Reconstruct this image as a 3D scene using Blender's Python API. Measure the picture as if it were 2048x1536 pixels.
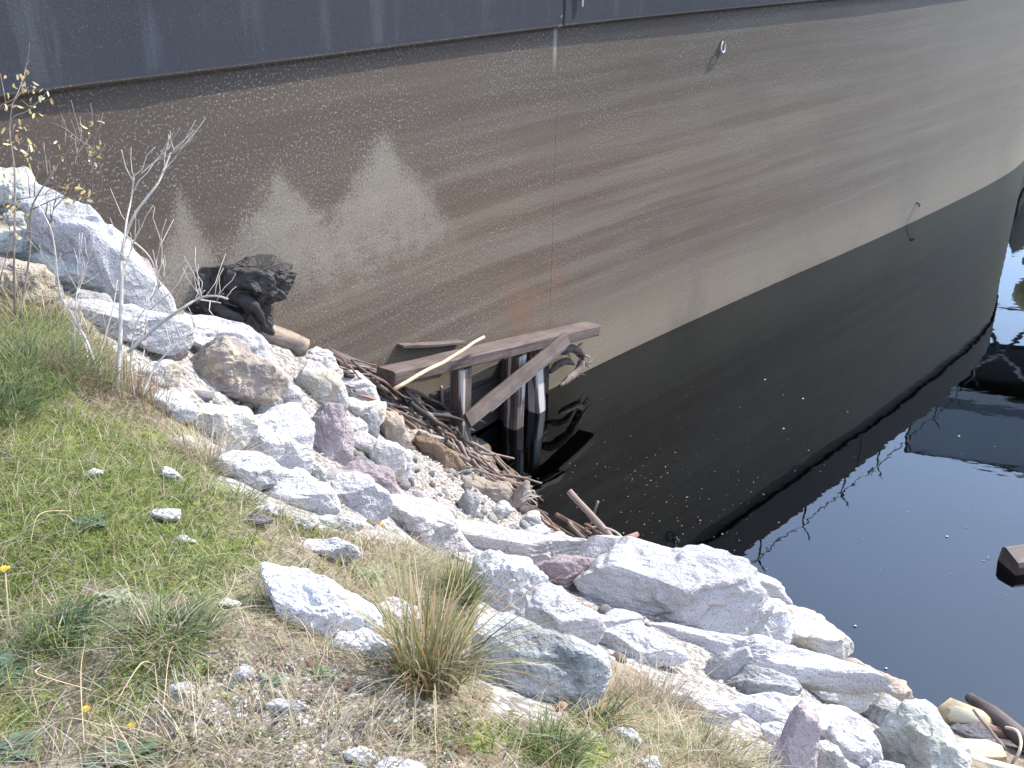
import bpy, bmesh, math, random
import numpy as np
from mathutils import Vector, Matrix

# ------------------------------------------------------------------ camera, world, sun, exposure
scene = bpy.context.scene
for o in list(bpy.data.objects): bpy.data.objects.remove(o)
col = scene.collection
FPX, NADIR, EYE = 2113.0, (944.0, 5493.0), 5.0          # focal length and vertical vanishing point on a 2048-wide plate; eye height over the water
_n = np.array([NADIR[0]-1024, NADIR[1]-768, FPX]); _up = -_n/np.linalg.norm(_n)
_f = np.array([0, 0, 1.]); _f = _f-_f.dot(_up)*_up; _f /= np.linalg.norm(_f)
ROT = np.stack([np.cross(_f, _up), _f, _up])            # camera axes -> world axes
EYEP = np.array([0, 0, EYE])
cd = bpy.data.cameras.new('camera'); cam = bpy.data.objects.new('camera', cd); col.objects.link(cam)
cd.sensor_width = 36; cd.lens = FPX/2048*36; cd.clip_start = .05; cd.clip_end = 2000
M = Matrix.Identity(4)
for i in range(3):
    M[i][0] = ROT[i][0]; M[i][1] = -ROT[i][1]; M[i][2] = -ROT[i][2]
M[2][3] = EYE; cam.matrix_world = M; scene.camera = cam

SUN_DIR = np.array([.80, .60, 0.]); SUN_DIR /= np.linalg.norm(SUN_DIR); SUN_EL = math.radians(43)
SUN_VEC = Vector((SUN_DIR[0]*math.cos(SUN_EL), SUN_DIR[1]*math.cos(SUN_EL), math.sin(SUN_EL)))
HAZE_SKY = (3.6, 4.0, 5.1)
world = bpy.data.worlds.new('World'); scene.world = world; world.use_nodes = True
wn = world.node_tree; bg = wn.nodes['Background']
sky = wn.nodes.new('ShaderNodeTexSky'); sky.sky_type = 'NISHITA'; sky.sun_disc = False
sky.sun_elevation = SUN_EL; sky.sun_rotation = math.atan2(SUN_DIR[0], SUN_DIR[1])
sky.air_density = 1.1; sky.dust_density = .7; sky.ozone_density = 2.5
# thin bright high cloud and haze over the whole sky
tcw = wn.nodes.new('ShaderNodeTexCoord'); nw = wn.nodes.new('ShaderNodeTexNoise'); nw.inputs['Scale'].default_value = 2.2; nw.inputs['Detail'].default_value = 4
wn.links.new(tcw.outputs['Generated'], nw.inputs['Vector'])
mw = wn.nodes.new('ShaderNodeMapRange'); wn.links.new(nw.outputs['Fac'], mw.inputs[0]); mw.inputs[1].default_value = .2; mw.inputs[2].default_value = .8; mw.inputs[3].default_value = .75; mw.inputs[4].default_value = 1.25
vm = wn.nodes.new('ShaderNodeVectorMath'); vm.operation = 'SCALE'; vm.inputs[0].default_value = HAZE_SKY; wn.links.new(mw.outputs[0], vm.inputs['Scale'])
va_ = wn.nodes.new('ShaderNodeVectorMath'); va_.operation = 'ADD'; wn.links.new(sky.outputs[0], va_.inputs[0]); wn.links.new(vm.outputs[0], va_.inputs[1])
wn.links.new(va_.outputs[0], bg.inputs[0]); bg.inputs[1].default_value = .15
sl = bpy.data.lights.new('sun', 'SUN'); sl.energy = 4.7; sl.angle = math.radians(.5); sl.color = (1, .93, .82)
so = bpy.data.objects.new('sun', sl); col.objects.link(so); so.rotation_euler = SUN_VEC.to_track_quat('Z', 'Y').to_euler()
so.location = (20, 15, 30)
vs = scene.view_settings; vs.view_transform = 'Standard'; vs.look = 'None'; vs.gamma = 1; vs.use_curve_mapping = False; vs.exposure = .88
scene.cycles.max_bounces = 5; scene.cycles.diffuse_bounces = 2; scene.cycles.glossy_bounces = 3; scene.cycles.transparent_max_bounces = 12; scene.cycles.volume_bounces = 0
scene.cycles.use_adaptive_sampling = True; scene.cycles.adaptive_threshold = .025; scene.cycles.adaptive_min_samples = 16
scene.cycles.caustics_reflective = False; scene.cycles.caustics_refractive = False

# ------------------------------------------------------------------ helpers
rng = np.random.default_rng(11); random.seed(11)

def ray(px, py):
    d = ROT@np.array([px-1024., py-768., FPX]); return d/np.linalg.norm(d)
def onz(px, py, z=0.):
    d = ray(px, py); return EYEP+(z-EYE)/d[2]*d
def atdepth(px, py, D):
    return EYEP+ROT@np.array([(px-1024.)/FPX*D, (py-768.)/FPX*D, D])
def project(P):
    c = (np.asarray(P)-EYEP)@ROT
    return np.stack([1024+FPX*c[..., 0]/c[..., 2], 768+FPX*c[..., 1]/c[..., 2]], -1), c[..., 2]

def hash3(i, j, k, s):
    h = (i*374761393+j*668265263+k*1440662683+s*1274126177) & 0xffffffff
    h = ((h ^ (h >> 13))*1274126177) & 0xffffffff
    return ((h ^ (h >> 16)) & 0xffffff)/float(0xffffff)
def vnoise(P, seed=0):
    P = np.asarray(P, float); I = np.floor(P).astype(np.int64); F = P-I; F = F*F*F*(F*(F*6-15)+10)
    r = 0
    for a in (0, 1):
        for b in (0, 1):
            for c in (0, 1):
                w = (F[:, 0] if a else 1-F[:, 0])*(F[:, 1] if b else 1-F[:, 1])*(F[:, 2] if c else 1-F[:, 2])
                r = r+w*hash3(I[:, 0]+a, I[:, 1]+b, I[:, 2]+c, seed)
    return r*2-1
def fbm(P, seed=0, oct=4, gain=.5):
    r = 0; a = 1; P = np.asarray(P, float)
    for o in range(oct):
        r = r+a*vnoise(P, seed+o*17); P = P*2.03+11.3; a *= gain
    return r

def new_mesh(name, verts, faces, smooth=True, sizes=None):
    """faces: (n,k) int array, or list of tuples"""
    me = bpy.data.meshes.new(name)
    if isinstance(faces, np.ndarray):
        n, k = faces.shape
        me.vertices.add(len(verts)); me.vertices.foreach_set('co', np.asarray(verts, np.float32).ravel())
        me.loops.add(n*k); me.loops.foreach_set('vertex_index', faces.astype(np.int32).ravel())
        me.polygons.add(n); me.polygons.foreach_set('loop_start', np.arange(0, n*k, k, dtype=np.int32))
        me.polygons.foreach_set('loop_total', np.full(n, k, np.int32))
        me.update(calc_edges=True); me.validate()
    else:
        me.from_pydata([tuple(v) for v in verts], [], faces)
    me.polygons.foreach_set('use_smooth', np.full(len(me.polygons), smooth, bool))
    return me
def obj(name, me, mat, parent=None, loc=None, label=None, cat=None, group=None, kind=None):
    o = bpy.data.objects.new(name, me); col.objects.link(o)
    if mat is not None and me is not None and not me.materials: me.materials.append(mat)
    if parent is not None: o.parent = parent
    if loc is not None: o.location = loc
    if label: o['label'] = label
    if cat: o['category'] = cat
    if group: o['group'] = group
    if kind: o['kind'] = kind
    return o
def thing(name, label, cat, loc=(0, 0, 0), group=None):
    return obj(name, None, None, None, loc, label, cat, group)

def tube(pts, radii, seg=8, rough=0., seed=0, cap=True):
    """tapered tube along a polyline, returns verts, faces list"""
    pts = np.asarray(pts, float); n = len(pts); radii = np.broadcast_to(np.asarray(radii, float), (n,))
    T = np.gradient(pts, axis=0); T /= np.linalg.norm(T, axis=1)[:, None]+1e-9
    ref = np.array([0, 0, 1.]) if abs(T[0][2]) < .9 else np.array([1., 0, 0])
    V = []
    a = np.cross(ref, T[0]); a /= np.linalg.norm(a)
    for i in range(n):
        a = a-a.dot(T[i])*T[i]; a /= np.linalg.norm(a)+1e-9; b = np.cross(T[i], a)
        for k in range(seg):
            th = 2*math.pi*k/seg
            V.append(pts[i]+radii[i]*(math.cos(th)*a+math.sin(th)*b))
    V = np.array(V)
    if rough:
        nr = fbm(V*(.35/max(radii.max(), 1e-4))+seed*3.1, seed, 3)
        ctr = np.repeat(pts, seg, 0); V = ctr+(V-ctr)*(1+rough*nr)[:, None]
    F = []
    for i in range(n-1):
        for k in range(seg):
            F.append((i*seg+k, i*seg+(k+1) % seg, (i+1)*seg+(k+1) % seg, (i+1)*seg+k))
    if cap:
        F.append(tuple(range(seg-1, -1, -1))); F.append(tuple((n-1)*seg+k for k in range(seg)))
    return V, F
def join(parts):
    V = []; F = []; o = 0
    for v, f in parts:
        V.append(np.asarray(v)); F += [tuple(i+o for i in q) for q in f]; o += len(v)
    return np.concatenate(V), F
def wobble(a, b, n, amp, seed):
    a = np.asarray(a, float); b = np.asarray(b, float); t = np.linspace(0, 1, n)[:, None]
    P = a+(b-a)*t; L = np.linalg.norm(b-a)
    w = np.stack([fbm(np.c_[t*3+seed*7.7, t*0+i*5.5, t*0], seed, 2) for i in range(3)], 1)
    return P+w*amp*L*np.sin(np.pi*np.clip(t*1.0, 0, 1))**.5

# ------------------------------------------------------------------ materials
def mat_new(name):
    m = bpy.data.materials.new(name); m.use_nodes = True; nt = m.node_tree
    return m, nt, nt.nodes['Principled BSDF']
class NT:
    def __init__(s, nt): s.nt = nt
    def n(s, typ, **kw):
        nd = s.nt.nodes.new(typ)
        for k, v in kw.items(): setattr(nd, k, v)
        return nd
    def link(s, a, b): s.nt.links.new(a, b)
    def val(s, x, sock):
        if isinstance(x, (int, float)): sock.default_value = x
        elif isinstance(x, tuple): sock.default_value = (x+(1,))[:4] if len(sock.default_value) == 4 else x
        else: s.link(x, sock)
    def math(s, op, a, b=0., clamp=False):
        nd = s.n('ShaderNodeMath', operation=op, use_clamp=clamp); s.val(a, nd.inputs[0]); s.val(b, nd.inputs[1]); return nd.outputs[0]
    def noise(s, vec, scale, detail=4, rough=.55, dist=0.):
        nd = s.n('ShaderNodeTexNoise'); s.link(vec, nd.inputs['Vector']); nd.inputs['Scale'].default_value = scale
        nd.inputs['Detail'].default_value = detail; nd.inputs['Roughness'].default_value = rough; nd.inputs['Distortion'].default_value = dist
        return nd.outputs['Fac']
    def ramp(s, x, lo, hi):
        nd = s.n('ShaderNodeMapRange', interpolation_type='SMOOTHSTEP'); s.val(x, nd.inputs[0])
        nd.inputs[1].default_value = lo; nd.inputs[2].default_value = hi; return nd.outputs[0]
    def mix(s, f, a, b, mode='MIX'):
        nd = s.n('ShaderNodeMix', data_type='RGBA', blend_type=mode); s.val(f, nd.inputs[0]); s.val(a, nd.inputs[6]); s.val(b, nd.inputs[7]); return nd.outputs[2]
    def mapping(s, vec, scale, loc=(0, 0, 0)):
        nd = s.n('ShaderNodeMapping'); s.link(vec, nd.inputs[0]); nd.inputs['Scale'].default_value = scale; nd.inputs['Location'].default_value = loc; return nd.outputs[0]
    def bump(s, h, strength, dist, normal=None):
        nd = s.n('ShaderNodeBump'); s.val(h, nd.inputs['Height']); nd.inputs['Strength'].default_value = strength; nd.inputs['Distance'].default_value = dist
        if normal is not None: s.link(normal, nd.inputs['Normal'])
        return nd.outputs[0]
    def objvec(s, spread=40.):
        tc = s.n('ShaderNodeTexCoord'); oi = s.n('ShaderNodeObjectInfo')
        ad = s.n('ShaderNodeVectorMath', operation='ADD'); s.link(tc.outputs['Object'], ad.inputs[0])
        mu = s.math('MULTIPLY', oi.outputs['Random'], spread); cx = s.n('ShaderNodeCombineXYZ')
        for i in range(3): s.link(mu, cx.inputs[i])
        s.link(cx.outputs[0], ad.inputs[1]); return ad.outputs[0], oi.outputs['Random']

def granite(name, a, b, stain=(.16, .15, .14), speck=.5, stain_amt=.35, grain=(.05, .05, .055), tint=None, tint_amt=.0, layered=0.):
    m, nt, bs = mat_new(name); T = NT(nt); v, rnd = T.objvec()
    c = T.mix(T.ramp(T.noise(v, 2.6, 3, .6, .4), .38, .62), a, b)
    if tint: c = T.mix(T.math('MULTIPLY', T.ramp(T.noise(v, 3.7, 3, .65, .8), .47, .66), tint_amt), c, tint)
    c = T.mix(T.math('MULTIPLY', T.ramp(T.noise(v, 1.7, 5, .75, .7), .53, .68), stain_amt), c, stain)
    c = T.mix(T.math('MULTIPLY', T.ramp(T.noise(v, 120, 1, .6), .60, .69), speck), c, grain)          # dark mica flecks
    vo = T.n('ShaderNodeTexVoronoi', feature='DISTANCE_TO_EDGE'); vo.inputs['Scale'].default_value = 2.3
    ws = T.n('ShaderNodeVectorMath', operation='ADD'); nz = T.n('ShaderNodeTexNoise'); nz.inputs['Scale'].default_value = 1.2; nz.inputs['Detail'].default_value = 2
    T.link(v, nz.inputs['Vector']); T.link(v, ws.inputs[0]); T.link(nz.outputs['Color'], ws.inputs[1]); T.link(T.mapping(ws.outputs[0], (1, 1, 2.2 if layered else 1.2)), vo.inputs['Vector'])
    crack = T.math('SUBTRACT', 1., T.ramp(vo.outputs['Distance'], .0, .016)); crack = T.math('MULTIPLY', crack, T.ramp(T.noise(v, 1.9, 2), .5, .6))
    c = T.mix(T.math('MULTIPLY', crack, .45), c, (.10, .09, .08))
    h = T.math('ADD', T.math('MULTIPLY', T.noise(v, 14, 4, .75), 1.), 0.)
    if layered:
        h = T.math('ADD', h, T.math('MULTIPLY', T.noise(T.mapping(v, (1.5, 1.5, 20), (0, 0, 0)), 1.6, 2, .6), layered))
    T.link(T.bump(h, .9, .03), bs.inputs['Normal'])
    hs = T.n('ShaderNodeHueSaturation'); T.link(c, hs.inputs['Color']); T.link(T.math('ADD', .86, T.math('MULTIPLY', rnd, .26)), hs.inputs['Value'])
    T.link(hs.outputs[0], bs.inputs['Base Color']); bs.inputs['Roughness'].default_value = .88; bs.inputs['Specular IOR Level'].default_value = .25
    return m
MATS = dict(
    white=granite('white_granite', (.475, .46, .458), (.39, .378, .38), speck=.6, stain_amt=.25, stain=(.30, .29, .28), layered=.5),
    pink=granite('pinkish_granite', (.48, .447, .43), (.40, .375, .36), speck=.55, stain_amt=.35, stain=(.30, .26, .24), layered=.7),
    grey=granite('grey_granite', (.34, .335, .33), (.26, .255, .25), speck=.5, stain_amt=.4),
    blue=granite('bluish_granite', (.45, .44, .44), (.37, .36, .365), speck=.65, stain_amt=.35, stain=(.24, .245, .26)),
    purple=granite('purplish_rock', (.34, .295, .30), (.25, .205, .21), speck=.4, stain_amt=.5, stain=(.17, .115, .11)),
    dark=granite('dark_slate', (.12, .115, .125), (.08, .078, .088), speck=.2, stain_amt=.3, stain=(.06, .06, .07)),
    lichen=granite('lichened_granite', (.42, .42, .40), (.36, .36, .34), speck=.5, stain_amt=.9, stain=(.13, .14, .14)),
    brown=granite('brown_rock', (.23, .165, .11), (.17, .12, .085), speck=.2, stain_amt=.35, stain=(.10, .075, .06)),
    buff=granite('buff_rock', (.36, .30, .235), (.28, .235, .19), speck=.3, stain_amt=.4, stain=(.17, .12, .09)),
    boulder=granite('brown_grey_boulder', (.25, .215, .19), (.18, .155, .14), speck=.3, stain_amt=.4, stain=(.11, .095, .085), tint=(.46, .38, .27), tint_amt=.75),
    yellow=granite('ochre_stained_granite', (.50, .485, .46), (.42, .405, .38), speck=.5, stain_amt=.3, tint=(.38, .29, .15), tint_amt=.5),
    green=granite('greenish_lichened_rock', (.40, .405, .37), (.32, .33, .305), speck=.5, stain_amt=.5, stain=(.17, .18, .15), tint=(.46, .46, .41), tint_amt=.4),
)

def wood(name, a, b, scale=1., pale=None, pale_amt=0., rough=.85, axis=2):
    m, nt, bs = mat_new(name); T = NT(nt); v, rnd = T.objvec()
    sc = [26*scale]*3; sc[axis] = 1.6*scale
    g = T.noise(T.mapping(v, tuple(sc)), 1., 5, .65, .3)
    c = T.mix(T.ramp(g, .35, .66), a, b)
    c = T.mix(T.math('MULTIPLY', T.ramp(T.noise(v, 5, 3), .45, .65), .5), c, tuple(x*.55 for x in a))
    if pale: c = T.mix(T.math('MULTIPLY', T.ramp(T.noise(T.mapping(v, tuple(x*.35 for x in sc)), 1.1, 3), .49, .55), pale_amt), c, pale)
    hs = T.n('ShaderNodeHueSaturation'); T.link(c, hs.inputs['Color']); T.link(T.math('ADD', .8, T.math('MULTIPLY', rnd, .4)), hs.inputs['Value'])
    T.link(hs.outputs[0], bs.inputs['Base Color']); bs.inputs['Roughness'].default_value = rough
    T.link(T.bump(g, .7, .012), bs.inputs['Normal']); return m
WOOD = dict(
    beam=wood('weathered_beam_wood', (.085, .062, .056), (.13, .098, .088)),
    post=wood('bleached_post_wood', (.095, .07, .06), (.14, .105, .092), pale=(.50, .46, .44), pale_amt=1.),
    stick=wood('driftwood_stick', (.17, .125, .10), (.26, .20, .165)),
    redstick=wood('red_brown_stick', (.19, .11, .085), (.28, .17, .13)),
    tan=wood('bare_tan_stick', (.52, .37, .22), (.62, .47, .31)),
    pale=wood('pale_bleached_stick', (.55, .48, .40), (.66, .60, .52)),
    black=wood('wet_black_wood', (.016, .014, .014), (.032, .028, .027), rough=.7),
    log=wood('grey_brown_log', (.23, .175, .15), (.33, .27, .235), pale=(.42, .33, .22), pale_amt=.5),
    soaked=wood('soaked_dark_log', (.075, .055, .05), (.12, .09, .08), rough=.7),
    mossy=wood('mossy_driftwood', (.30, .25, .15), (.40, .34, .22), pale=(.55, .5, .38), pale_amt=.6),
    twig=wood('grey_twig', (.42, .37, .33), (.56, .51, .46)),
    darktwig=wood('dark_twig', (.16, .12, .10), (.24, .19, .165)),
)

def flat(name, colr, rough=.8, var=.0, attr=None, transl=0.):
    m, nt, bs = mat_new(name); T = NT(nt); bs.inputs['Roughness'].default_value = rough
    c = colr
    if attr:
        at = T.n('ShaderNodeAttribute'); at.attribute_name = attr; c = at.outputs['Color']; T.link(c, bs.inputs['Base Color'])
    else:
        tc = T.n('ShaderNodeTexCoord'); n = T.noise(tc.outputs['Object'], 14, 4, .6)
        c = T.mix(T.ramp(n, .3, .7), tuple(x*(1-var) for x in colr), tuple(min(1, x*(1+var)) for x in colr)); T.link(c, bs.inputs['Base Color'])
    if transl:
        tr = T.n('ShaderNodeBsdfTranslucent'); T.val(c, tr.inputs[0]); mx = T.n('ShaderNodeMixShader'); mx.inputs[0].default_value = transl
        T.link(bs.outputs[0], mx.inputs[1]); T.link(tr.outputs[0], mx.inputs[2]); T.link(mx.outputs[0], nt.nodes['Material Output'].inputs[0])
    return m
M_BLADE = flat('grass_blades', (1, 1, 1), .6, attr='tint', transl=.35)
M_LEAF = flat('broad_leaf', (1, 1, 1), .55, attr='tint', transl=.25)
M_RUST = flat('rusted_iron', (.09, .055, .045), .7, .3)
M_STEEL = flat('pale_steel', (.45, .46, .48), .5, .1)
M_DARKSTEEL = flat('dark_steel', (.05, .055, .06), .6, .2)
M_DECK = flat('deck_steel', (.15, .16, .18), .6, .2)
M_CLAD = flat('grey_blue_cladding', (.42, .45, .50), .7, .08)
M_OCHRE = flat('ochre_concrete', (.42, .34, .17), .85, .3)
M_DARKTREE = flat('dark_hillside_growth', (.018, .026, .020), .9, .5)
M_FOAM = flat('white_foam', (.8, .8, .8), .6, .05)

# ------------------------------------------------------------------ dam plan
PLAN = np.array([(-22, -24), (-15, -13), (-9, -3.2), (-6, 1.6), (-3.05, 6.25), (-2.36, 7.2), (-1.6, 8.25), (-.62, 9.62), (.40, 11.0), (1.78, 12.66), (4.1, 15.25), (5.3, 16.55), (6.5, 17.88), (8.1, 19.7),
                 (10, 21.95), (11.5, 24.0), (12.6, 26.2), (14.5, 30.7), (16.7, 34.9), (19.4, 39.8), (24, 48), (30, 58)], float)
def catmull(P, n):
    out = []
    for i in range(1, len(P)-2):
        p0, p1, p2, p3 = P[i-1:i+3]
        for t in np.linspace(0, 1, n, endpoint=False):
            out.append(.5*((2*p1)+(p2-p0)*t+(2*p0-5*p1+4*p2-p3)*t*t+(3*p1-p0-3*p2+p3)*t**3))
    return np.array(out)
CURVE = catmull(PLAN, 24)
for _ in range(60): CURVE[1:-1] = .5*CURVE[1:-1]+.25*(CURVE[:-2]+CURVE[2:])
_seg = np.linalg.norm(np.diff(CURVE, axis=0), axis=1); ARC = np.r_[0, np.cumsum(_seg)]
_i0 = np.argmin(np.linalg.norm(CURVE-np.array([.40, 11.0]), axis=1)); ARC -= ARC[_i0]     # u = 0 at the joint above the timbers
def wall_at(u, off=0.):
    """plan point on the face at arc length u; off > 0 stands out towards the water"""
    u = np.asarray(u, float)
    x = np.interp(u, ARC, CURVE[:, 0]); y = np.interp(u, ARC, CURVE[:, 1])
    x2 = np.interp(u+.05, ARC, CURVE[:, 0]); y2 = np.interp(u+.05, ARC, CURVE[:, 1]); x1 = np.interp(u-.05, ARC, CURVE[:, 0]); y1 = np.interp(u-.05, ARC, CURVE[:, 1])
    tx, ty = x2-x1, y2-y1; L = np.hypot(tx, ty); nx, ny = ty/L, -tx/L
    return np.stack([x+nx*off, y+ny*off], -1)
def wall_u(x, y):
    return ARC[np.argmin((CURVE[:, 0]-x)**2+(CURVE[:, 1]-y)**2)]
def wallhit(px, py):
    d = ray(px, py); h = d[:2]; b = None
    for i in range(len(CURVE)-1):
        a, c = CURVE[i], CURVE[i+1]; e = c-a; det = -h[0]*e[1]+h[1]*e[0]
        if abs(det) < 1e-12: continue
        t = (-a[0]*e[1]+a[1]*e[0])/det; s = (h[0]*a[1]-h[1]*a[0])/det
        if t > 0 and 0 <= s <= 1 and (b is None or t < b[0]): b = (t, ARC[i]+s*_seg[i])
    return b[1], EYE+b[0]*d[2]

# ------------------------------------------------------------------ bank heights
CP = []
for p in [(0, 1530, 3.4), (500, 1530, 3.4), (900, 1500, 3.33), (1200, 1530, 3.1), (0, 1200, 3.4), (400, 1200, 3.4), (650, 1295, 3.36), (850, 1340, 3.2), (0, 900, 3.4), (250, 950, 3.36),
          (420, 1000, 3.26), (560, 1060, 3.15), (720, 1110, 2.98), (850, 1120, 2.55), (0, 700, 3.38), (150, 750, 3.32), (250, 790, 3.25), (400, 900, 3.05), (480, 960, 2.92),
          (100, 600, 3.28), (60, 450, 3.3), (200, 645, 3.16), (160, 500, 3.12), (330, 700, 2.9), (560, 930, 2.45), (640, 990, 2.4), (700, 945, 2.0), (740, 1030, 2.15), (800, 1080, 2.1), (640, 870, 1.95), (450, 815, 2.65),
          (560, 790, 2.0), (620, 770, 1.65), (700, 810, 1.3), (780, 860, 1.0), (820, 925, 1.05), (880, 985, .95), (920, 1040, .95), (980, 1060, .7), (900, 935, .6), (860, 880, .45), (1000, 985, .3), (1080, 1075, .4),
          (950, 872, 0), (1000, 935, .02), (1070, 1010, 0), (1150, 1078, 0), (1240, 1112, 0), (1330, 1130, -.05), (1450, 1160, -.05), (1560, 1215, -.05), (1690, 1325, 0), (1810, 1402, 0), (1900, 1440, 0), (2048, 1500, .0),
          (1100, 1120, .9), (1000, 1110, 1.2), (1200, 1200, 1.35), (960, 1200, 2.1), (1050, 1380, 2.65), (1200, 1435, 2.8), (1300, 1300, 1.9), (1400, 1220, 1.1), (1500, 1350, 1.5), (1650, 1385, .9), (1600, 1470, 1.8), (1750, 1490, 1.0), (1870, 1530, .75), (1450, 1480, 2.4), (1990, 1530, .2)]:
    CP.append(onz(p[0], p[1], p[2]))
for p in [(0, 345), (150, 425), (280, 550), (400, 615), (560, 675), (640, 705), (760, 745), (850, 805), (930, 862)]:
    u, z = wallhit(*p); q = wall_at(u); z -= .25 if p[0] < 300 else .05; CP.append(np.array([q[0], q[1], z])); q = wall_at(u, -1.0); CP.append(np.array([q[0], q[1], z-.1]))
for p in [(1.6, 9.0, -.7), (.9, 10.0, -.5), (3, 8.7, -1.1), (4.6, 7.2, -1.1), (5, 5.6, -.5), (8, 10, -3), (3, 12, -2.6), (10, 15, -3), (-4, 0, 3.4), (0, -2, 3.4), (3.5, -1.5, 2.6), (6, 0, 1.0), (8, 0, -.8), (-2.5, 2.5, 3.4), (-4, 4.3, 3.4), (-.6, 1, 3.4),
          (1.2, 1.0, 3.2), (2.4, 1.5, 2.2), (3.6, 2.6, 1.0), (4.6, 4.0, .1), (6, 3.4, -.5), (7, 5, -1.5), (12, 4, -3), (-7, 2, 3.4), (-5, -5, 3.4), (2, 20, -3), (20, 25, -3), (5, -6, 2.6), (12, -5, -1.5)]:
    CP.append(np.array(p, float))
CP = np.array(CP)
def _phi(a, b): return np.sqrt(((a[:, None, :]-b[None])**2).sum(-1)+.2**2)
_A = np.block([[_phi(CP[:, :2], CP[:, :2])-np.eye(len(CP))*.03, np.ones((len(CP), 1))], [np.ones((1, len(CP))), np.zeros((1, 1))]])
_w = np.linalg.solve(_A, np.r_[CP[:, 2], 0])
def sstep(a, b, x): t = np.clip((x-a)/(b-a), 0, 1); return t*t*(3-2*t)
def height(x, y):
    x = np.atleast_1d(np.asarray(x, float)).ravel(); y = np.atleast_1d(np.asarray(y, float)).ravel(); P = np.stack([x, y], -1); z = np.empty(len(P))
    for i in range(0, len(P), 4000): z[i:i+4000] = _phi(P[i:i+4000], CP[:, :2])@_w[:-1]+_w[-1]
    far = 3.4-6.6*sstep(-7, 3, (x+y-9)*.7071)
    k = sstep(11, 20, np.hypot(x-1, y-5)); z = z*(1-k)+far*k
    z = np.minimum(z, 3.47)
    z += .035*fbm(np.stack([x*1.3, y*1.3, x*0], -1), 5, 3)+.012*fbm(np.stack([x*9, y*9, x*0], -1), 9, 3)
    return z
def ground(px, py):
    """where the sight line through a pixel meets the bank"""
    d = ray(px, py); t = np.arange(1.2, 40, .03); P = EYEP+t[:, None]*d
    h = height(P[:, 0], P[:, 1]); k = np.nonzero(P[:, 2] < h)[0]
    if len(k) == 0: return onz(px, py, 0.)
    i = max(k[0], 1); a, b = P[i-1, 2]-h[i-1], P[i, 2]-h[i]; f = a/(a-b); return P[i-1]+(P[i]-P[i-1])*f
def cdepth(p): return float(((np.asarray(p)-EYEP)@ROT)[2])

# ground sheet: fine near the camera, coarse towards the horizon
def stretch(c, n, half, core): t = np.linspace(-1, 1, n); return c+t*core+np.sign(t)*(half-core)*np.abs(t)**7
gx = stretch(.5, 340, 300, 6.5); gy = stretch(4.5, 340, 300, 7.0)
GX, GY = np.meshgrid(gx, gy); GZ = height(GX, GY)
GV = np.stack([GX.ravel(), GY.ravel(), GZ], -1); n_ = len(gx)
ii = np.arange(n_*(n_-1)).reshape(n_-1, n_)[:, :-1].ravel(); GF = np.stack([ii, ii+1, ii+n_+1, ii+n_], -1)
me = new_mesh('ground', GV, GF)

# masks painted in world space for soil cover: green sward, gravel
GREEN = [(180, 1000, 300, 140, 1.1), (120, 870, 200, 70, .8), (250, 1380, 220, 80, .55), (560, 1180, 120, 80, .45), (420, 1470, 220, 50, .4), (300, 1110, 200, 90, 1.1), (60, 1120, 160, 120, 1.), (60, 720, 110, 110, 1.2), (30, 830, 120, 60, .8), (330, 1250, 160, 90, .5), (110, 1300, 140, 90, .55), (30, 1420, 150, 110, .55),
         (200, 1490, 120, 60, .3), (480, 1030, 60, 40, .5), (600, 1070, 90, 30, .5), (950, 1480, 160, 40, .5), (1130, 1500, 120, 40, .7), (1400, 1480, 80, 30, .5), (800, 1170, 100, 60, .4), (900, 1250, 80, 80, .7), (1200, 1445, 80, 25, .6), (450, 1180, 80, 60, .5)]
GRAVEL = [(600, 1430, 300, 90, 1.), (420, 1390, 120, 60, .8), (430, 900, 120, 40, .4), (900, 980, 90, 80, 1.3), (980, 1040, 80, 40, 1.2), (780, 1400, 120, 60, .9), (850, 880, 60, 40, 1.), (300, 870, 120, 40, .3), (1300, 1440, 100, 40, .4), (560, 1500, 200, 50, .7)]
def blobs(P, tab):
    q, dpt = project(P); r = np.zeros(len(P))
    for (x, y, a, b, w) in tab: r = np.maximum(r, w*np.exp(-(((q[:, 0]-x)/a)**2+((q[:, 1]-y)/b)**2)))
    return np.where(dpt > .3, r, .35)
at = me.attributes.new('green', 'FLOAT', 'POINT'); at.data.foreach_set('value', np.clip(blobs(GV, GREEN), 0, 1).astype(np.float32))
at = me.attributes.new('gravel', 'FLOAT', 'POINT'); at.data.foreach_set('value', np.clip(blobs(GV, GRAVEL), 0, 1).astype(np.float32))
def inpoly(q, poly):
    poly = np.array(poly, float); x, y = q[:, 0], q[:, 1]; c = np.zeros(len(q), bool); j = len(poly)-1
    for i in range(len(poly)):
        a, b = poly[i], poly[j]; hit = ((a[1] > y) != (b[1] > y)) & (x < (b[0]-a[0])*(y-a[1])/(b[1]-a[1]+1e-12)+a[0]); c ^= hit; j = i
    return c
ROCKY = [(-40, 330), (60, 380), (0, 590), (120, 600), (150, 560), (330, 600), (640, 700), (780, 790), (960, 900), (1060, 1010), (1230, 1090), (1560, 1160), (1800, 1360), (1960, 1560), (1560, 1600), (1350, 1400), (1220, 1300), (1180, 1440), (990, 1440), (950, 1300), (960, 1130), (760, 1080), (600, 1050), (500, 1000), (430, 960), (390, 850), (290, 760), (200, 660)]
_q, _d = project(GV); at = me.attributes.new('rocky', 'FLOAT', 'POINT'); at.data.foreach_set('value', (inpoly(_q, ROCKY) & (_d > .4)).astype(np.float32))
m, nt, bs = mat_new('bank_soil'); T = NT(nt); tc = T.n('ShaderNodeTexCoord'); v = tc.outputs['Object']
ag = T.n('ShaderNodeAttribute'); ag.attribute_name = 'green'; av = T.n('ShaderNodeAttribute'); av.attribute_name = 'gravel'
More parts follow.
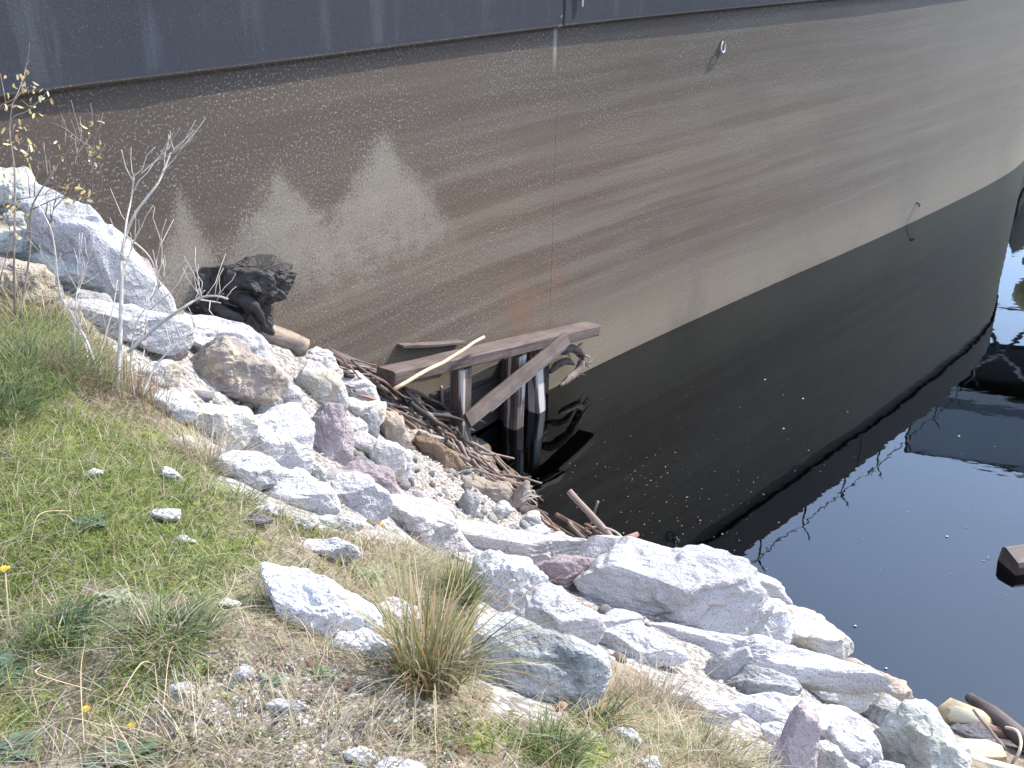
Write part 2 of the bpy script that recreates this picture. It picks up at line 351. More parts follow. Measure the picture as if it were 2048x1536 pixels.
c = T.mix(T.ramp(T.noise(v, 5, 3, .75), .35, .65), (.12, .095, .072), (.21, .175, .135))
c = T.mix(T.ramp(T.noise(v, 30, 2, .75), .48, .7), c, (.29, .25, .19))
gm = T.ramp(T.math('ADD', ag.outputs['Fac'], T.math('MULTIPLY', T.math('SUBTRACT', T.noise(v, 6, 3, .75), .5), 1.5)), .30, .62)
c = T.mix(gm, c, T.mix(T.ramp(T.noise(v, 22, 2, .75), .35, .65), (.095, .125, .028), (.18, .20, .055)))
vo = T.n('ShaderNodeTexVoronoi'); vo.inputs['Scale'].default_value = 55; T.link(v, vo.inputs['Vector'])
pm = T.math('MULTIPLY', T.ramp(T.math('ADD', av.outputs['Fac'], T.math('MULTIPLY', T.math('SUBTRACT', T.noise(v, 9, 2), .5), 1.2)), .32, .55), T.math('SUBTRACT', 1., T.ramp(vo.outputs['Distance'], .25, .5)))
c = T.mix(T.math('MULTIPLY', pm, .85), c, T.mix(T.noise(v, 41, 2), (.30, .27, .24), (.52, .50, .47)))
ar = T.n('ShaderNodeAttribute'); ar.attribute_name = 'rocky'
rk = T.ramp(T.math('ADD', ar.outputs['Fac'], T.math('MULTIPLY', T.math('SUBTRACT', T.noise(v, 8, 2, .7), .5), .6)), .4, .6)
c = T.mix(rk, c, T.mix(T.ramp(T.noise(v, 26, 2, .75), .4, .62), (.15, .135, .12), (.42, .405, .39)))
sx = T.n('ShaderNodeSeparateXYZ'); T.link(v, sx.inputs[0])
c = T.mix(T.math('SUBTRACT', 1., T.ramp(sx.outputs[2], -.12, .12)), c, (.045, .032, .018))       # silt below the water line
T.link(c, bs.inputs['Base Color']); bs.inputs['Roughness'].default_value = .95; bs.inputs['Specular IOR Level'].default_value = .15
T.link(T.bump(T.noise(v, 45, 2, .8), .9, .02), bs.inputs['Normal'])
obj('ground', me, m, kind='structure')

# ------------------------------------------------------------------ water: a closed body with a peaty, weakly transparent surface
m, nt, bs = mat_new('still_water'); T = NT(nt); nt.nodes.remove(bs)
tc = T.n('ShaderNodeTexCoord'); v = tc.outputs['Object']
gl = T.n('ShaderNodeBsdfGlossy'); gl.inputs['Roughness'].default_value = .012; gl.inputs['Color'].default_value = (.80, .91, 1, 1)
tr = T.n('ShaderNodeBsdfTransparent'); tr.inputs['Color'].default_value = (.16, .14, .085, 1)
fr = T.n('ShaderNodeFresnel'); fr.inputs['IOR'].default_value = 1.70
h = T.math('ADD', T.math('MULTIPLY', T.noise(T.mapping(v, (1, 1.6, 1)), 1.1, 3, .5), 1.), T.math('MULTIPLY', T.noise(v, 7, 3, .5), .12))
bn = T.bump(h, .16, .010); T.link(bn, gl.inputs['Normal']); T.link(bn, fr.inputs['Normal'])
mx = T.n('ShaderNodeMixShader'); T.link(fr.outputs[0], mx.inputs[0]); T.link(tr.outputs[0], mx.inputs[1]); T.link(gl.outputs[0], mx.inputs[2])
T.link(mx.outputs[0], nt.nodes['Material Output'].inputs['Surface'])
W = 290.; V = [(x, y, z) for z in (-6.5, 0.) for x, y in ((-W, -W), (W, -W), (W, W), (-W, W))]
obj('water', new_mesh('water', V, [(3, 2, 1, 0), (4, 5, 6, 7), (0, 1, 5, 4), (1, 2, 6, 5), (2, 3, 7, 6), (3, 0, 4, 7)], False), m, kind='structure')

# ------------------------------------------------------------------ concrete dam
m, nt, bs = mat_new('stained_concrete'); T = NT(nt); uv = T.n('ShaderNodeUVMap'); uv.uv_map = 'UVMap'
sx = T.n('ShaderNodeSeparateXYZ'); T.link(uv.outputs[0], sx.inputs[0]); U, VV = sx.outputs[0], sx.outputs[1]; v = uv.outputs[0]
wav = T.math('ADD', VV, T.math('MULTIPLY', T.math('SUBTRACT', T.noise(T.mapping(v, (.25, .4, 1)), 1.1, 2), .5), .16))        # heights that wander along the wall
cb = T.n('ShaderNodeCombineXYZ'); T.link(T.math('MULTIPLY', U, .030), cb.inputs[0]); T.link(wav, cb.inputs[1])
band = T.noise(cb.outputs[0], 3.4, 3, .62); band2 = T.noise(T.mapping(cb.outputs[0], (1, 1, 1), (3, 7, 0)), 7.5, 3, .6)
c = T.mix(T.ramp(band, .28, .72), (.120, .086, .062), (.186, .149, .112))
c = T.mix(T.math('MULTIPLY', T.ramp(band2, .46, .80), .4), c, (.105, .064, .040))                                              # brown tide marks
c = T.mix(T.math('MULTIPLY', T.ramp(band2, .52, .28), .3), c, (.25, .22, .18))
up_ = T.ramp(wav, 2.2, 3.6); c = T.mix(T.math('MULTIPLY', up_, .6), c, (.070, .062, .056))                                       # older, greyer concrete above the normal water line
low = T.math('SUBTRACT', 1., T.ramp(T.math('ADD', wav, T.math('MULTIPLY', T.math('SUBTRACT', band, .5), .8)), .25, 1.15)); c = T.mix(T.math('MULTIPLY', low, .7), c, (.295, .242, .17))
c = T.mix(T.math('MULTIPLY', T.ramp(T.noise(v, .55, 4, .6, .5), .5, .68), .3), c, (.10, .082, .070))
c = T.mix(T.math('MULTIPLY', T.math('SUBTRACT', 1., T.ramp(U, -8, 1.)), .45), c, (.046, .038, .032))                              # darker towards the bank: weaker grazing sun put into the colour
c = T.mix(T.math('MULTIPLY', T.ramp(U, 0, 15), .5), c, (.26, .255, .225))  # paler to the right: the fuller sun there painted into the colour
# pale drying patches that taper upwards
tri = None
TRI = [(-4.66, 3.26, 2.0), (-3.78, 3.27, 1.0), (-2.60, 3.36, .95)]
wob = T.math('MULTIPLY', T.math('SUBTRACT', T.noise(v, 5, 4, .75), .5), .7)
for (u0, apex, slope) in TRI:
    a = T.math('SUBTRACT', apex, T.math('ADD', VV, T.math('MULTIPLY', T.math('ABSOLUTE', T.math('SUBTRACT', U, u0)), slope)))
    a = T.ramp(a, -.30, .36); tri = a if tri is None else T.math('MAXIMUM', tri, a)
tri = T.math('MULTIPLY', tri, T.math('MULTIPLY', T.ramp(VV, 1.5, 2.7), T.math('SUBTRACT', 1., T.ramp(U, -2.2, .2))))
tri = T.ramp(T.math('ADD', T.math('MULTIPLY', tri, .62), T.math('ADD', wob, T.math('MULTIPLY', T.math('SUBTRACT', T.noise(v, 55, 2, .8), .5), 1.1))), .26, .62)
c = T.mix(T.math('MULTIPLY', tri, .6), c, (.29, .26, .21))
# drips above the ledge
cb2 = T.n('ShaderNodeCombineXYZ'); T.link(U, cb2.inputs[0]); T.link(T.math('MULTIPLY', VV, .12), cb2.inputs[1])
drip = T.math('MULTIPLY', T.ramp(T.noise(cb2.outputs[0], 2.6, 4, .7), .50, .68), T.ramp(VV, 3.98, 4.05))
c = T.mix(T.math('MULTIPLY', drip, .8), c, (.25, .26, .255))
top = T.ramp(VV, 3.975, 4.0); c = T.mix(T.math('MULTIPLY', top, .85), c, (.027, .034, .049))
under = T.math('MULTIPLY', T.ramp(VV, 3.80, 3.90), T.math('SUBTRACT', 1., top)); c = T.mix(T.math('MULTIPLY', under, .5), c, (.05, .045, .042))   # shade of the overhang painted as a dark band
# rust run above the timbers, single white run under the hook
ru = T.math('MULTIPLY', T.math('SUBTRACT', 1., T.ramp(T.math('ABSOLUTE', T.math('SUBTRACT', U, -.35)), .2, 1.1)), T.math('MULTIPLY', T.math('SUBTRACT', 1., T.ramp(VV, 1.2, 1.75)), T.ramp(T.noise(v, 2.2, 4, .6), .42, .62)))
c = T.mix(T.math('MULTIPLY', ru, .55), c, (.21, .105, .065))
wr = T.math('MULTIPLY', T.math('SUBTRACT', 1., T.ramp(T.math('ABSOLUTE', T.math('SUBTRACT', U, -.06)), .01, .045)), T.math('MULTIPLY', T.ramp(VV, 3.5, 3.75), T.math('SUBTRACT', 1., top)))
c = T.mix(T.math('MULTIPLY', wr, .45), c, (.4, .38, .34))
# grit: pale aggregate, dark pits, and sparkle of grazing sun painted as flecks
g1 = T.noise(v, 48, 2, .8)
patch = T.ramp(T.noise(T.mapping(v, (.5, 1.2, 1)), 1.6, 3), .35, .65)
c = T.mix(T.math('MULTIPLY', T.ramp(g1, .54, .70), T.math('MULTIPLY', T.math('SUBTRACT', 1., T.math('MULTIPLY', top, .9)), T.math('ADD', .25, T.math('MULTIPLY', patch, .5)))), c, (.36, .34, .31))
c = T.mix(T.math('MULTIPLY', T.ramp(g1, .44, .30), .5), c, (.07, .06, .055))
vo = T.n('ShaderNodeTexVoronoi'); vo.inputs['Scale'].default_value = 21; T.link(v, vo.inputs['Vector'])
fl = T.math('MULTIPLY', T.math('SUBTRACT', 1., T.ramp(vo.outputs['Distance'], .05, .13)), T.ramp(T.noise(v, 5, 2), .50, .62)); c = T.mix(T.math('MULTIPLY', T.math('MULTIPLY', fl, T.math('SUBTRACT', 1., T.math('MULTIPLY', top, .85))), .6), c, (.60, .59, .56))
T.link(c, bs.inputs['Base Color']); bs.inputs['Roughness'].default_value = .92; bs.inputs['Specular IOR Level'].default_value = .2
T.link(T.bump(T.math('MULTIPLY', g1, .6), .35, .016), bs.inputs['Normal'])
M_CONC = m
dam = thing('dam_wall', 'long curved concrete dam wall with brown tide marks and pale drying patches', 'wall', (float(CURVE[_i0][0]), float(CURVE[_i0][1]), -6))
DLOC = np.array([CURVE[_i0][0], CURVE[_i0][1], -6])
def wall_block(name, u0, u1, z0, z1, off, back, bev=.012, parent=None, step=.25, seed=0):
    us = np.linspace(u0, u1, max(3, int((u1-u0)/step)))
    us = np.r_[u0, u0+bev, us[1:-1], u1-bev, u1]
    prof = [(back, z0), (off-bev, z0), (off, z0+bev), (off, z1-bev), (off-bev, z1), (back, z1)]
    V = []; UV = []
    for j, u in enumerate(us):
        e = -bev if j in (0, len(us)-1) else 0
        for (o, z) in prof:
            p = wall_at(u, o+(e if o > back else 0)); V.append((p[0]-DLOC[0], p[1]-DLOC[1], z-DLOC[2])); UV.append((u, z))
    k = len(prof); F = []
    for j in range(len(us)-1):
        for i in range(k): F.append((j*k+i, (j+1)*k+i, (j+1)*k+(i+1) % k, j*k+(i+1) % k))
    F.append(tuple(range(k-1, -1, -1))); F.append(tuple((len(us)-1)*k+i for i in range(k)))
    F = [tuple(reversed(f)) for f in F]
    me = new_mesh(name, V, F, False); ul = me.uv_layers.new(name='UVMap')
    li = np.empty(len(me.loops), np.int32); me.loops.foreach_get('vertex_index', li)
    ul.data.foreach_set('uv', np.array(UV, np.float32)[li].ravel())
    return obj(name, me, M_CONC, parent or dam)
U0, U1 = ARC[0]+.1, ARC[-1]-.1
wall_block('core', U0, U1, -6, 4.74, -.02, -2.4, parent=dam, step=.5)
umono = [U0, -21.5, -14.5, -7.3, 0.0, 9.4, 17.5, 25.5, 34.0, U1]; zl = [-6, .92, 2.35, 3.42, 3.955]
for a, b in zip(umono[:-1], umono[1:]):
    for z0, z1 in zip(zl[:-1], zl[1:]):
        wall_block('wall_block', a+.0003, b-.0003, z0+.0003, z1-.0003, 0., -.5, bev=.0014)
    wall_block('parapet_block', a+.003, b-.003, 3.96, 4.75, .055, -.5, bev=.02)
# chain-link style crest railing: posts with raked arms and one sagging barbed wire
fence = thing('crest_fence', 'low fence of dark posts with raked arms and barbed wire on the dam crest', 'fence', (float(CURVE[_i0][0]), float(CURVE[_i0][1]), 4.75))
FL = np.array([CURVE[_i0][0], CURVE[_i0][1], 4.75])
fu = np.arange(-9.4, 24, 1.55); tops = []
for k, u in enumerate(fu):
    p = wall_at(u, -.06); b = np.r_[p, 4.74]; t = np.r_[p, 5.28]; q = wall_at(u+.02, .10); a = np.r_[q, 5.50]
    fp_ = obj('fence_post', new_mesh('fence_post', *[x if i else x-FL for i, x in enumerate(tube([b, t], .020, 6))]), M_DARKSTEEL, fence)
    obj('fence_arm', new_mesh('fence_arm', *[x if i else x-FL for i, x in enumerate(tube([t-[0, 0, .02], a], [.018, .012], 6))]), M_DARKSTEEL, fp_)
    tops.append(t)
for k in range(len(tops)-1):
    a, b = tops[k], tops[k+1]; pts = []
    for t in np.linspace(0, 1, 15): pts.append(a+(b-a)*t-np.array([0, 0, .10*4*t*(1-t)*(.6+.5*random.random())])+rng.normal(size=3)*.004)
    parts = [tube(pts, .011, 5)]
    for q in pts[1:-1]: parts.append(tube([q-rng.normal(size=3)*.025, q+rng.normal(size=3)*.025], .008, 4))
    vv, ff = join(parts); obj('barbed_wire', new_mesh('barbed_wire', vv-FL, ff), M_DARKSTEEL, fence)

# iron fittings on the wall face
def torus(c, n, R_, r, k=20, s=8):
    n = np.asarray(n)/np.linalg.norm(n); a = np.cross(n, [0, 0, 1.]); a /= np.linalg.norm(a); b = np.cross(n, a); V = []; F = []
    for i in range(k):
        th = 2*math.pi*i/k; d = math.cos(th)*a+math.sin(th)*b
        for j in range(s): ph = 2*math.pi*j/s; V.append(np.asarray(c)+d*(R_+r*math.cos(ph))+n*r*math.sin(ph))
    for i in range(k):
        for j in range(s): F.append((i*s+j, ((i+1) % k)*s+j, ((i+1) % k)*s+(j+1) % s, i*s+(j+1) % s))
    return np.array(V), F
def wall_point(px, py, off): u, z = wallhit(px, py); return u, z, np.r_[wall_at(u, off), z]
u, z, P = wall_point(1443, 84, 0); o_ = np.r_[wall_at(u, .11), z]; nrm = np.r_[wall_at(u, 1)-wall_at(u, 0), 0]
rb = thing('ring_bolt', 'iron ring hanging from a bolt high on the dam wall', 'ring bolt', tuple(P))
obj('bolt', new_mesh('bolt', tube([P-nrm*.05, P+nrm*.05], .014, 8)[0]-P, tube([P-nrm*.05, P+nrm*.05], .014, 8)[1]), M_RUST, rb)
tv, tf = torus(P+nrm*.03+np.array([0, 0, -.06]), nrm+np.array([.15, .1, .1]), .06, .011); obj('ring', new_mesh('ring', tv-P, tf), M_STEEL, rb)
for (px, py, lab, nm) in [(1833, 406, 'short dark bent iron pin low on the wall near the water', 'iron_pin'), (1112, 40, 'dark hooked iron bracket on the wall ledge above the vertical joint', 'iron_hook')]:
    u, z, P = wall_point(px, py, 0); n_w = np.r_[wall_at(u, 1)-wall_at(u, 0), 0]; t_w = np.cross([0, 0, 1.], n_w)
    s_ = 1.4 if nm == 'iron_pin' else 1.
    sg = -1 if nm == 'iron_pin' else 1
    vv, ff = tube([P-n_w*.03, P+n_w*.03*s_, P+n_w*.045*s_+np.array([0, 0, .02*sg]), P+n_w*.045*s_+np.array([0, 0, .05*sg])+t_w*.03*sg], [.022, .02, .018, .012], 7)
    obj(nm, new_mesh(nm, vv-P, ff), M_RUST, None, tuple(P), lab, 'iron pin' if nm == 'iron_pin' else 'hook')
u, z, P = wall_point(1152, 8, 0); n_w = np.r_[wall_at(u, 1)-wall_at(u, 0), 0]
vv, ff = tube([P+n_w*.075+np.array([0, 0, .55]), P+n_w*.075+np.array([.012, 0, .2]), P+n_w*.08+np.array([0, 0, -.02])], [.014, .014, .010], 7)
obj('drip_pipe', new_mesh('drip_pipe', vv-P, ff), M_FOAM, None, tuple(P), 'thin white pipe end on the dam wall at the top edge', 'pipe')
#NEXT
# ------------------------------------------------------------------ rocks
_ICO = {}
def ico(sub):
    if sub not in _ICO:
        bm = bmesh.new(); bmesh.ops.create_icosphere(bm, subdivisions=sub, radius=1); bm.verts.ensure_lookup_table()
        _ICO[sub] = (np.array([v.co[:] for v in bm.verts]), np.array([[v.index for v in f.verts] for f in bm.faces])); bm.free()
    return _ICO[sub]
def hull(P):
    P = sorted(map(tuple, P))
    def half(Q):
        h = []
        for q in Q:
            while len(h) > 1 and (h[-1][0]-h[-2][0])*(q[1]-h[-2][1])-(h[-1][1]-h[-2][1])*(q[0]-h[-2][0]) <= 0: h.pop()
            h.append(q)
        return h[:-1]
    return np.array(half(P)+half(P[::-1]))
def rough_shape(D, planes, p, size, rough, seed, off):
    x = np.clip(D@planes[:, :3].T, 0, None)/planes[:, 3]
    V = D/((x**p).sum(1)**(1/p))[:, None]
    q = V/size; N = D
    d = .28*rough*fbm(q*1.7+off, seed, 2)+.42*rough*(np.abs(fbm(q*3.6+off*2, seed+3, 3))-.35)+.26*rough*fbm(q*10+off, seed+7, 3, .6)
    k = fbm(q*np.array([2.2, 2.2, 3.4])+off*3, seed+9, 2)*2.6; f_ = k-np.floor(k); d = d+.42*rough*(np.floor(k)+sstep(.38, .62, f_))          # chipped, stepped fracture faces
    return V+N*(d*size)[:, None]
_rs = [0]
def rock(name, label, poly, mat, ridge=.55, thick=.8, sub=4, p=18, rough=.066, tilt=(.12, .05), cat='rock', push=.5, lift=0., group=None, zfix=None, grow=1.15):
    """an angular stone: its outline gives width and height, planes cut a top, a front and sides; it has its own depth and lies on the bank"""
    _rs[0] += 1; sd = _rs[0]*13+5; r_ = np.random.default_rng(sd)
    H = np.array(poly, float); cx, cy = (H.min(0)+H.max(0))/2; wpx, hpx = H.max(0)-H.min(0)
    G = ground(cx, min(H[:, 1].max()-.15*hpx, 1600)) if zfix is None else onz(cx, H[:, 1].max()-.15*hpx, zfix)
    d0 = ray(cx, cy); t0 = np.linalg.norm(G-EYEP); s = t0/FPX
    c = thick*.5*math.sqrt(wpx*hpx)*s
    ctr = EYEP+d0*(t0+c*push)
    w = -d0; u = ROT@np.array([1., 0, 0]); u -= u.dot(w)*w; u /= np.linalg.norm(u); v = np.cross(w, u)
    L = []
    for (x, y) in H:
        r = ray(x, y); q = EYEP+r*((ctr-EYEP).dot(w)/r.dot(w)); L.append(((q-ctr).dot(u), (q-ctr).dot(v)))
    L = hull(np.array(L)); size = math.sqrt(max(np.ptp(L[:, 0])*np.ptp(L[:, 1]), 1e-6)); half = np.ptp(L, axis=0)/2
    up = np.array([u[2], v[2], w[2]]); planes = []
    for a, b in zip(L, np.roll(L, -1, 0)):
        e = b-a
        if np.linalg.norm(e) < .02*size: continue
        n2 = np.array([e[1], -e[0]])/np.linalg.norm(e); we = r_.uniform(-.35, .15)*c
        for tz in (r_.uniform(.12, .5), -r_.uniform(.15, .5)):
            n = np.r_[n2, tz]; n /= np.linalg.norm(n); planes.append(np.r_[n, max(n.dot(np.r_[a, we]), .12*size)])
    wr = c*.72; vr = L[:, 1].min()+ridge*np.ptp(L[:, 1]) if ridge is not None else 0
    nt_ = up+u.dot(np.array([0, 0, 0]))+np.array([tilt[0], 0, 0])+r_.normal(size=3)*.10; nt_[2] += tilt[1]; nt_ /= np.linalg.norm(nt_)
    planes.append(np.r_[nt_, max(nt_.dot([0, vr, wr]), .16*size)])
    hv = np.array([0, 0, 1.])-up*up[2]; hv /= np.linalg.norm(hv)
    if ridge is not None:
        for lat in (r_.uniform(-.7, -.15), r_.uniform(.15, .8)):
            nf = hv+.22*up+np.array([lat, 0, 0])+r_.normal(size=3)*.08; nf /= np.linalg.norm(nf); planes.append(np.r_[nf, max(nf.dot([r_.uniform(-.15, .15)*half[0], vr, wr]), .16*size)])
    planes.append(np.r_[0, 0, 1, c]); planes.append(np.r_[0, 0, -1, c*1.1])
    D, F = ico(sub); D = D*np.array([half[0], half[1], c]); D = D/np.linalg.norm(D, axis=1)[:, None]
    pl = np.array(planes); x = np.clip(D@pl[:, :3].T, 0, None)/pl[:, 3]; B = D/x.max(1)[:, None]
    for _ in range(9 if p > 9 else 0):                                                       # extra fracture facets
        n = r_.normal(size=3)*[1, 1, .9]; n[2] = abs(n[2]); n /= np.linalg.norm(n); planes.append(np.r_[n, (B@n).max()*r_.uniform(.74, .93)])
    V = rough_shape(D, np.array(planes), p*2.4 if p > 9 else p, size, rough, sd, r_.uniform(0, 50, 3))
    lo, hi = V[:, :2].min(0), V[:, :2].max(0); V[:, :2] = L.min(0)+(V[:, :2]-lo)*(np.ptp(L, axis=0)/(hi-lo))*1.0     # keep the traced width and height
    V[:, :2] *= grow
    Wd = V@np.stack([u, v, w]); Wd[:, 2] += lift
    return obj(name, new_mesh(name, Wd, F, p < 9), MATS[mat] if isinstance(mat, str) else mat, None, tuple(ctr), label, cat, group)

# by the wall, upper left
rock('rock', 'pale grey rock corner cut by the left edge beside the dam wall', [(-40, 300), (0, 290), (20, 318), (27, 332), (-30, 345)], 'blue', .5)
rock('rock', 'small blue-black rock wedged between the wall and the pale rocks, far left', [(8, 300), (25, 291), (46, 300), (50, 318), (30, 328), (14, 322)], 'dark', .6)
rock('boulder', 'pale grey block topping the rock pile against the dam wall', [(28, 342), (62, 333), (110, 321), (152, 325), (150, 388), (115, 402), (70, 398), (45, 372)], 'blue', .42, sub=5, thick=.8, push=.1, grow=1.0)
rock('boulder', 'long smooth pale grey slab slanting down from the topmost block', [(55, 385), (132, 384), (188, 452), (248, 515), (320, 600), (336, 644), (255, 644), (186, 578), (120, 502), (78, 442)], 'blue', .3, sub=5, thick=.55, push=-.35, grow=1.16, rough=.05)
rock('boulder', 'dark mauve boulder behind the long pale slab, touching the wall', [(165, 330), (206, 328), (262, 378), (284, 425), (292, 485), (276, 530), (222, 480), (176, 405)], 'purple', .75, sub=5, push=-.5, thick=.5, grow=1.25)
rock('rock', 'narrow mauve rock sticking out beyond the long slab towards the wall', [(262, 520), (292, 535), (316, 575), (308, 605), (276, 565)], 'purple', .6, push=-.2, grow=1.25)
rock('boulder', 'greenish pale boulder with a dark hollow under it, left of the slab', [(55, 508), (108, 494), (150, 504), (192, 545), (222, 592), (180, 606), (140, 592), (100, 570), (68, 535)], 'green', .52, sub=5, grow=1.0, push=.7)
rock('rock', 'small square greenish rock among stems at the left', [(8, 430), (46, 424), (50, 452), (22, 460), (6, 450)], 'green', .5)
rock('rock', 'mossy grey-green rock at the left edge below the yellow-leaved bush', [(-30, 468), (30, 456), (62, 470), (80, 505), (42, 522), (-20, 515)], 'green', .45)
rock('rock', 'dark brown wedge of rock in the gap beside the long slab', [(82, 492), (124, 463), (142, 496), (118, 508)], 'brown', .6)
rock('rock', 'low white rock under the bare twigs, level with the slab foot', [(125, 614), (200, 604), (262, 618), (335, 640), (372, 690), (325, 704), (250, 668), (150, 656)], 'white', .3, thick=.7)
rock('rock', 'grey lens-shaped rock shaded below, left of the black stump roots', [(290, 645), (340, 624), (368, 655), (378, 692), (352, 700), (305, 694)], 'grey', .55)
rock('rock', 'purple-grey flat rock behind the bare twigs', [(270, 692), (325, 678), (372, 700), (362, 724), (290, 726)], 'purple', .5)
rock('rock', 'white and ochre rock at the foot of the bare twigs', [(262, 745), (305, 722), (362, 740), (352, 772), (296, 778)], 'yellow', .5)
rock('boulder', 'brownish green boulder at the left edge under the yellow-leaved bush', [(-60, 360), (0, 338), (48, 345), (78, 392), (62, 432), (0, 440), (-50, 430)], 'green', .6, sub=5, push=.2)
rock('boulder', 'broad mossy brown rock at the left edge above the pale dry grass', [(-60, 545), (0, 520), (60, 528), (112, 572), (118, 604), (40, 612), (-50, 606)], 'boulder', .55, sub=5)
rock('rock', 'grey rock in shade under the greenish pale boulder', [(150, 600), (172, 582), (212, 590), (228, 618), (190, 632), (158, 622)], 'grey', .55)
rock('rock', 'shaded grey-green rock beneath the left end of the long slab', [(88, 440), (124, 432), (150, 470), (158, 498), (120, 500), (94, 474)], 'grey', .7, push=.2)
# riprap slope, back row
rock('boulder', 'long white granite slab running down behind the big brown boulder', [(338, 628), (382, 634), (432, 640), (472, 660), (512, 700), (562, 730), (588, 748), (592, 795), (560, 785), (480, 735), (400, 700), (372, 684)], 'white', .32, sub=5, thick=.6, grow=1.02)
rock('boulder', 'big brown-grey angular boulder with cream lichen patches', [(342, 745), (380, 714), (420, 700), (452, 678), (502, 700), (563, 756), (548, 780), (520, 812), (455, 818), (398, 812), (344, 790)], 'boulder', .78, sub=5, thick=.9, tilt=(.5, -.2), p=24)
rock('rock', 'cream and grey rock directly under the big brown boulder', [(372, 828), (400, 812), (497, 824), (508, 868), (492, 895), (452, 910), (395, 895)], 'yellow', .6, thick=.8)
rock('rock', 'rounded bluish white rock at the grass edge left of the cream rock', [(305, 802), (330, 784), (370, 786), (392, 820), (386, 845), (338, 850)], 'blue', .5, p=8)
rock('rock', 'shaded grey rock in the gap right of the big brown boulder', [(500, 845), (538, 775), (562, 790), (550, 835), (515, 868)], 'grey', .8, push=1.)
rock('rock', 'bluish rock with a vertical face right of the brown boulder', [(548, 800), (560, 768), (592, 770), (602, 810), (580, 828)], 'blue', .6)
rock('boulder', 'large white speckled granite boulder in the middle of the riprap', [(490, 892), (520, 840), (552, 813), (588, 820), (622, 862), (614, 925), (600, 955), (560, 968), (520, 950), (482, 935)], 'white', .30, sub=5, thick=.8)
rock('rock', 'white granite rock at the lower left of the large speckled boulder', [(438, 932), (478, 905), (520, 905), (562, 945), (552, 975), (500, 985), (452, 962)], 'white', .4)
rock('rock', 'bluish grey rock jutting out at the edge of the turf', [(508, 970), (545, 928), (582, 938), (604, 962), (565, 1000), (516, 1002)], 'blue', .72, tilt=(.2, 0))
rock('boulder', 'mauve granite boulder with a dark red base', [(604, 912), (610, 845), (640, 812), (682, 824), (703, 882), (698, 925), (660, 938), (630, 930)], 'purple', .80, sub=5, thick=.9, p=22)
rock('rock', 'thin white slab leaning left of the mauve boulder', [(556, 958), (600, 938), (642, 964), (654, 994), (600, 992), (566, 990)], 'pink', .35, thick=.6)
rock('rock', 'pale mossy stone lying below the mauve boulder', [(612, 925), (628, 920), (652, 950), (650, 966), (632, 962)], 'green', .5)
rock('rock', 'smooth bleached white rock at the turf edge below the mauve boulder', [(526, 992), (580, 960), (640, 968), (668, 990), (672, 1018), (622, 1028), (558, 1014)], 'white', .28, p=12)
rock('rock', 'white granite rock with a blue-grey right face', [(664, 985), (690, 953), (742, 948), (778, 1000), (774, 1040), (722, 1046), (670, 1026)], 'blue', .62, sub=5, tilt=(-.1, 0))
rock('rock', 'purple-red flat rock behind the blue-faced granite rock', [(664, 952), (700, 923), (752, 924), (794, 972), (778, 1000), (740, 962), (696, 964)], 'purple', .42)
rock('rock', 'tilted slab with a black shadow gap under it', [(696, 890), (725, 866), (792, 908), (806, 938), (772, 948), (735, 924)], 'pink', .55, thick=.7)
rock('rock', 'white block at the top of the gravel chute', [(758, 892), (812, 894), (824, 932), (804, 966), (768, 930)], 'white', .4)
rock('rock', 'pale rock with a grey front face, below the brown log', [(598, 772), (618, 724), (652, 736), (692, 792), (684, 828), (636, 806)], 'yellow', .62, sub=5)
rock('rock', 'lilac-white rock against the end of the brown log', [(602, 720), (630, 696), (652, 714), (674, 745), (640, 750)], 'pink', .4)
rock('rock', 'cracked cream rock beside the dark plank', [(650, 756), (700, 744), (736, 764), (754, 804), (700, 808), (684, 785)], 'pink', .42)
rock('rock', 'white rock with an ochre stain at the head of the dark cavity', [(686, 815), (712, 798), (768, 810), (758, 844), (735, 856), (692, 842)], 'yellow', .5)
rock('rock', 'small pinkish rock left of the shaded cavity', [(688, 842), (724, 836), (734, 862), (712, 892), (688, 876)], 'pink', .6)
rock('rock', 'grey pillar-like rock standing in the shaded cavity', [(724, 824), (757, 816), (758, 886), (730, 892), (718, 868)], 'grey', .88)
rock('rock', 'pale brown rock on the right of the shaded cavity', [(757, 834), (796, 824), (804, 872), (822, 894), (796, 902), (768, 860)], 'buff', .7)
rock('cobblestone', 'smooth round buff cobblestone beside the brushwood', [(802, 836), (815, 826), (835, 831), (839, 846), (825, 857), (806, 850)], 'buff', .45, p=5, rough=.02, tilt=(0, 0), cat='stone')
rock('rock', 'long tan-brown block lying in the gravel', [(829, 888), (846, 866), (902, 898), (925, 926), (916, 940), (880, 931), (843, 914)], 'brown', .62, sub=5, p=22)
rock('rock', 'flat dusty rock just behind the tan-brown block', [(796, 884), (836, 860), (884, 880), (850, 895)], 'buff', .35, thick=.7)
rock('rock', 'buff oblong rock in the gravel near the water', [(942, 974), (958, 956), (1006, 964), (1020, 987), (1006, 1006), (958, 995)], 'buff', .55, p=16)
rock('rock', 'small brown rock at the water edge above the buff oblong rock', [(998, 950), (1014, 941), (1028, 945), (1036, 968), (1004, 971)], 'brown', .5)
rock('rock', 'grey upright stone low in the gravel chute', [(918, 1016), (940, 984), (957, 1005), (944, 1042), (924, 1036)], 'grey', .6)
rock('rock', 'pale grey stone beside the broken stump', [(982, 1024), (1008, 1003), (1024, 1026), (998, 1040)], 'blue', .5)
rock('rock', 'cream stone under the broken stump', [(1046, 1034), (1080, 1022), (1080, 1052), (1054, 1056)], 'pink', .45)
rock('rock', 'round white stone between the long ledge and the sticks', [(1052, 1064), (1076, 1050), (1098, 1064), (1086, 1082), (1062, 1082)], 'white', .4, p=8)
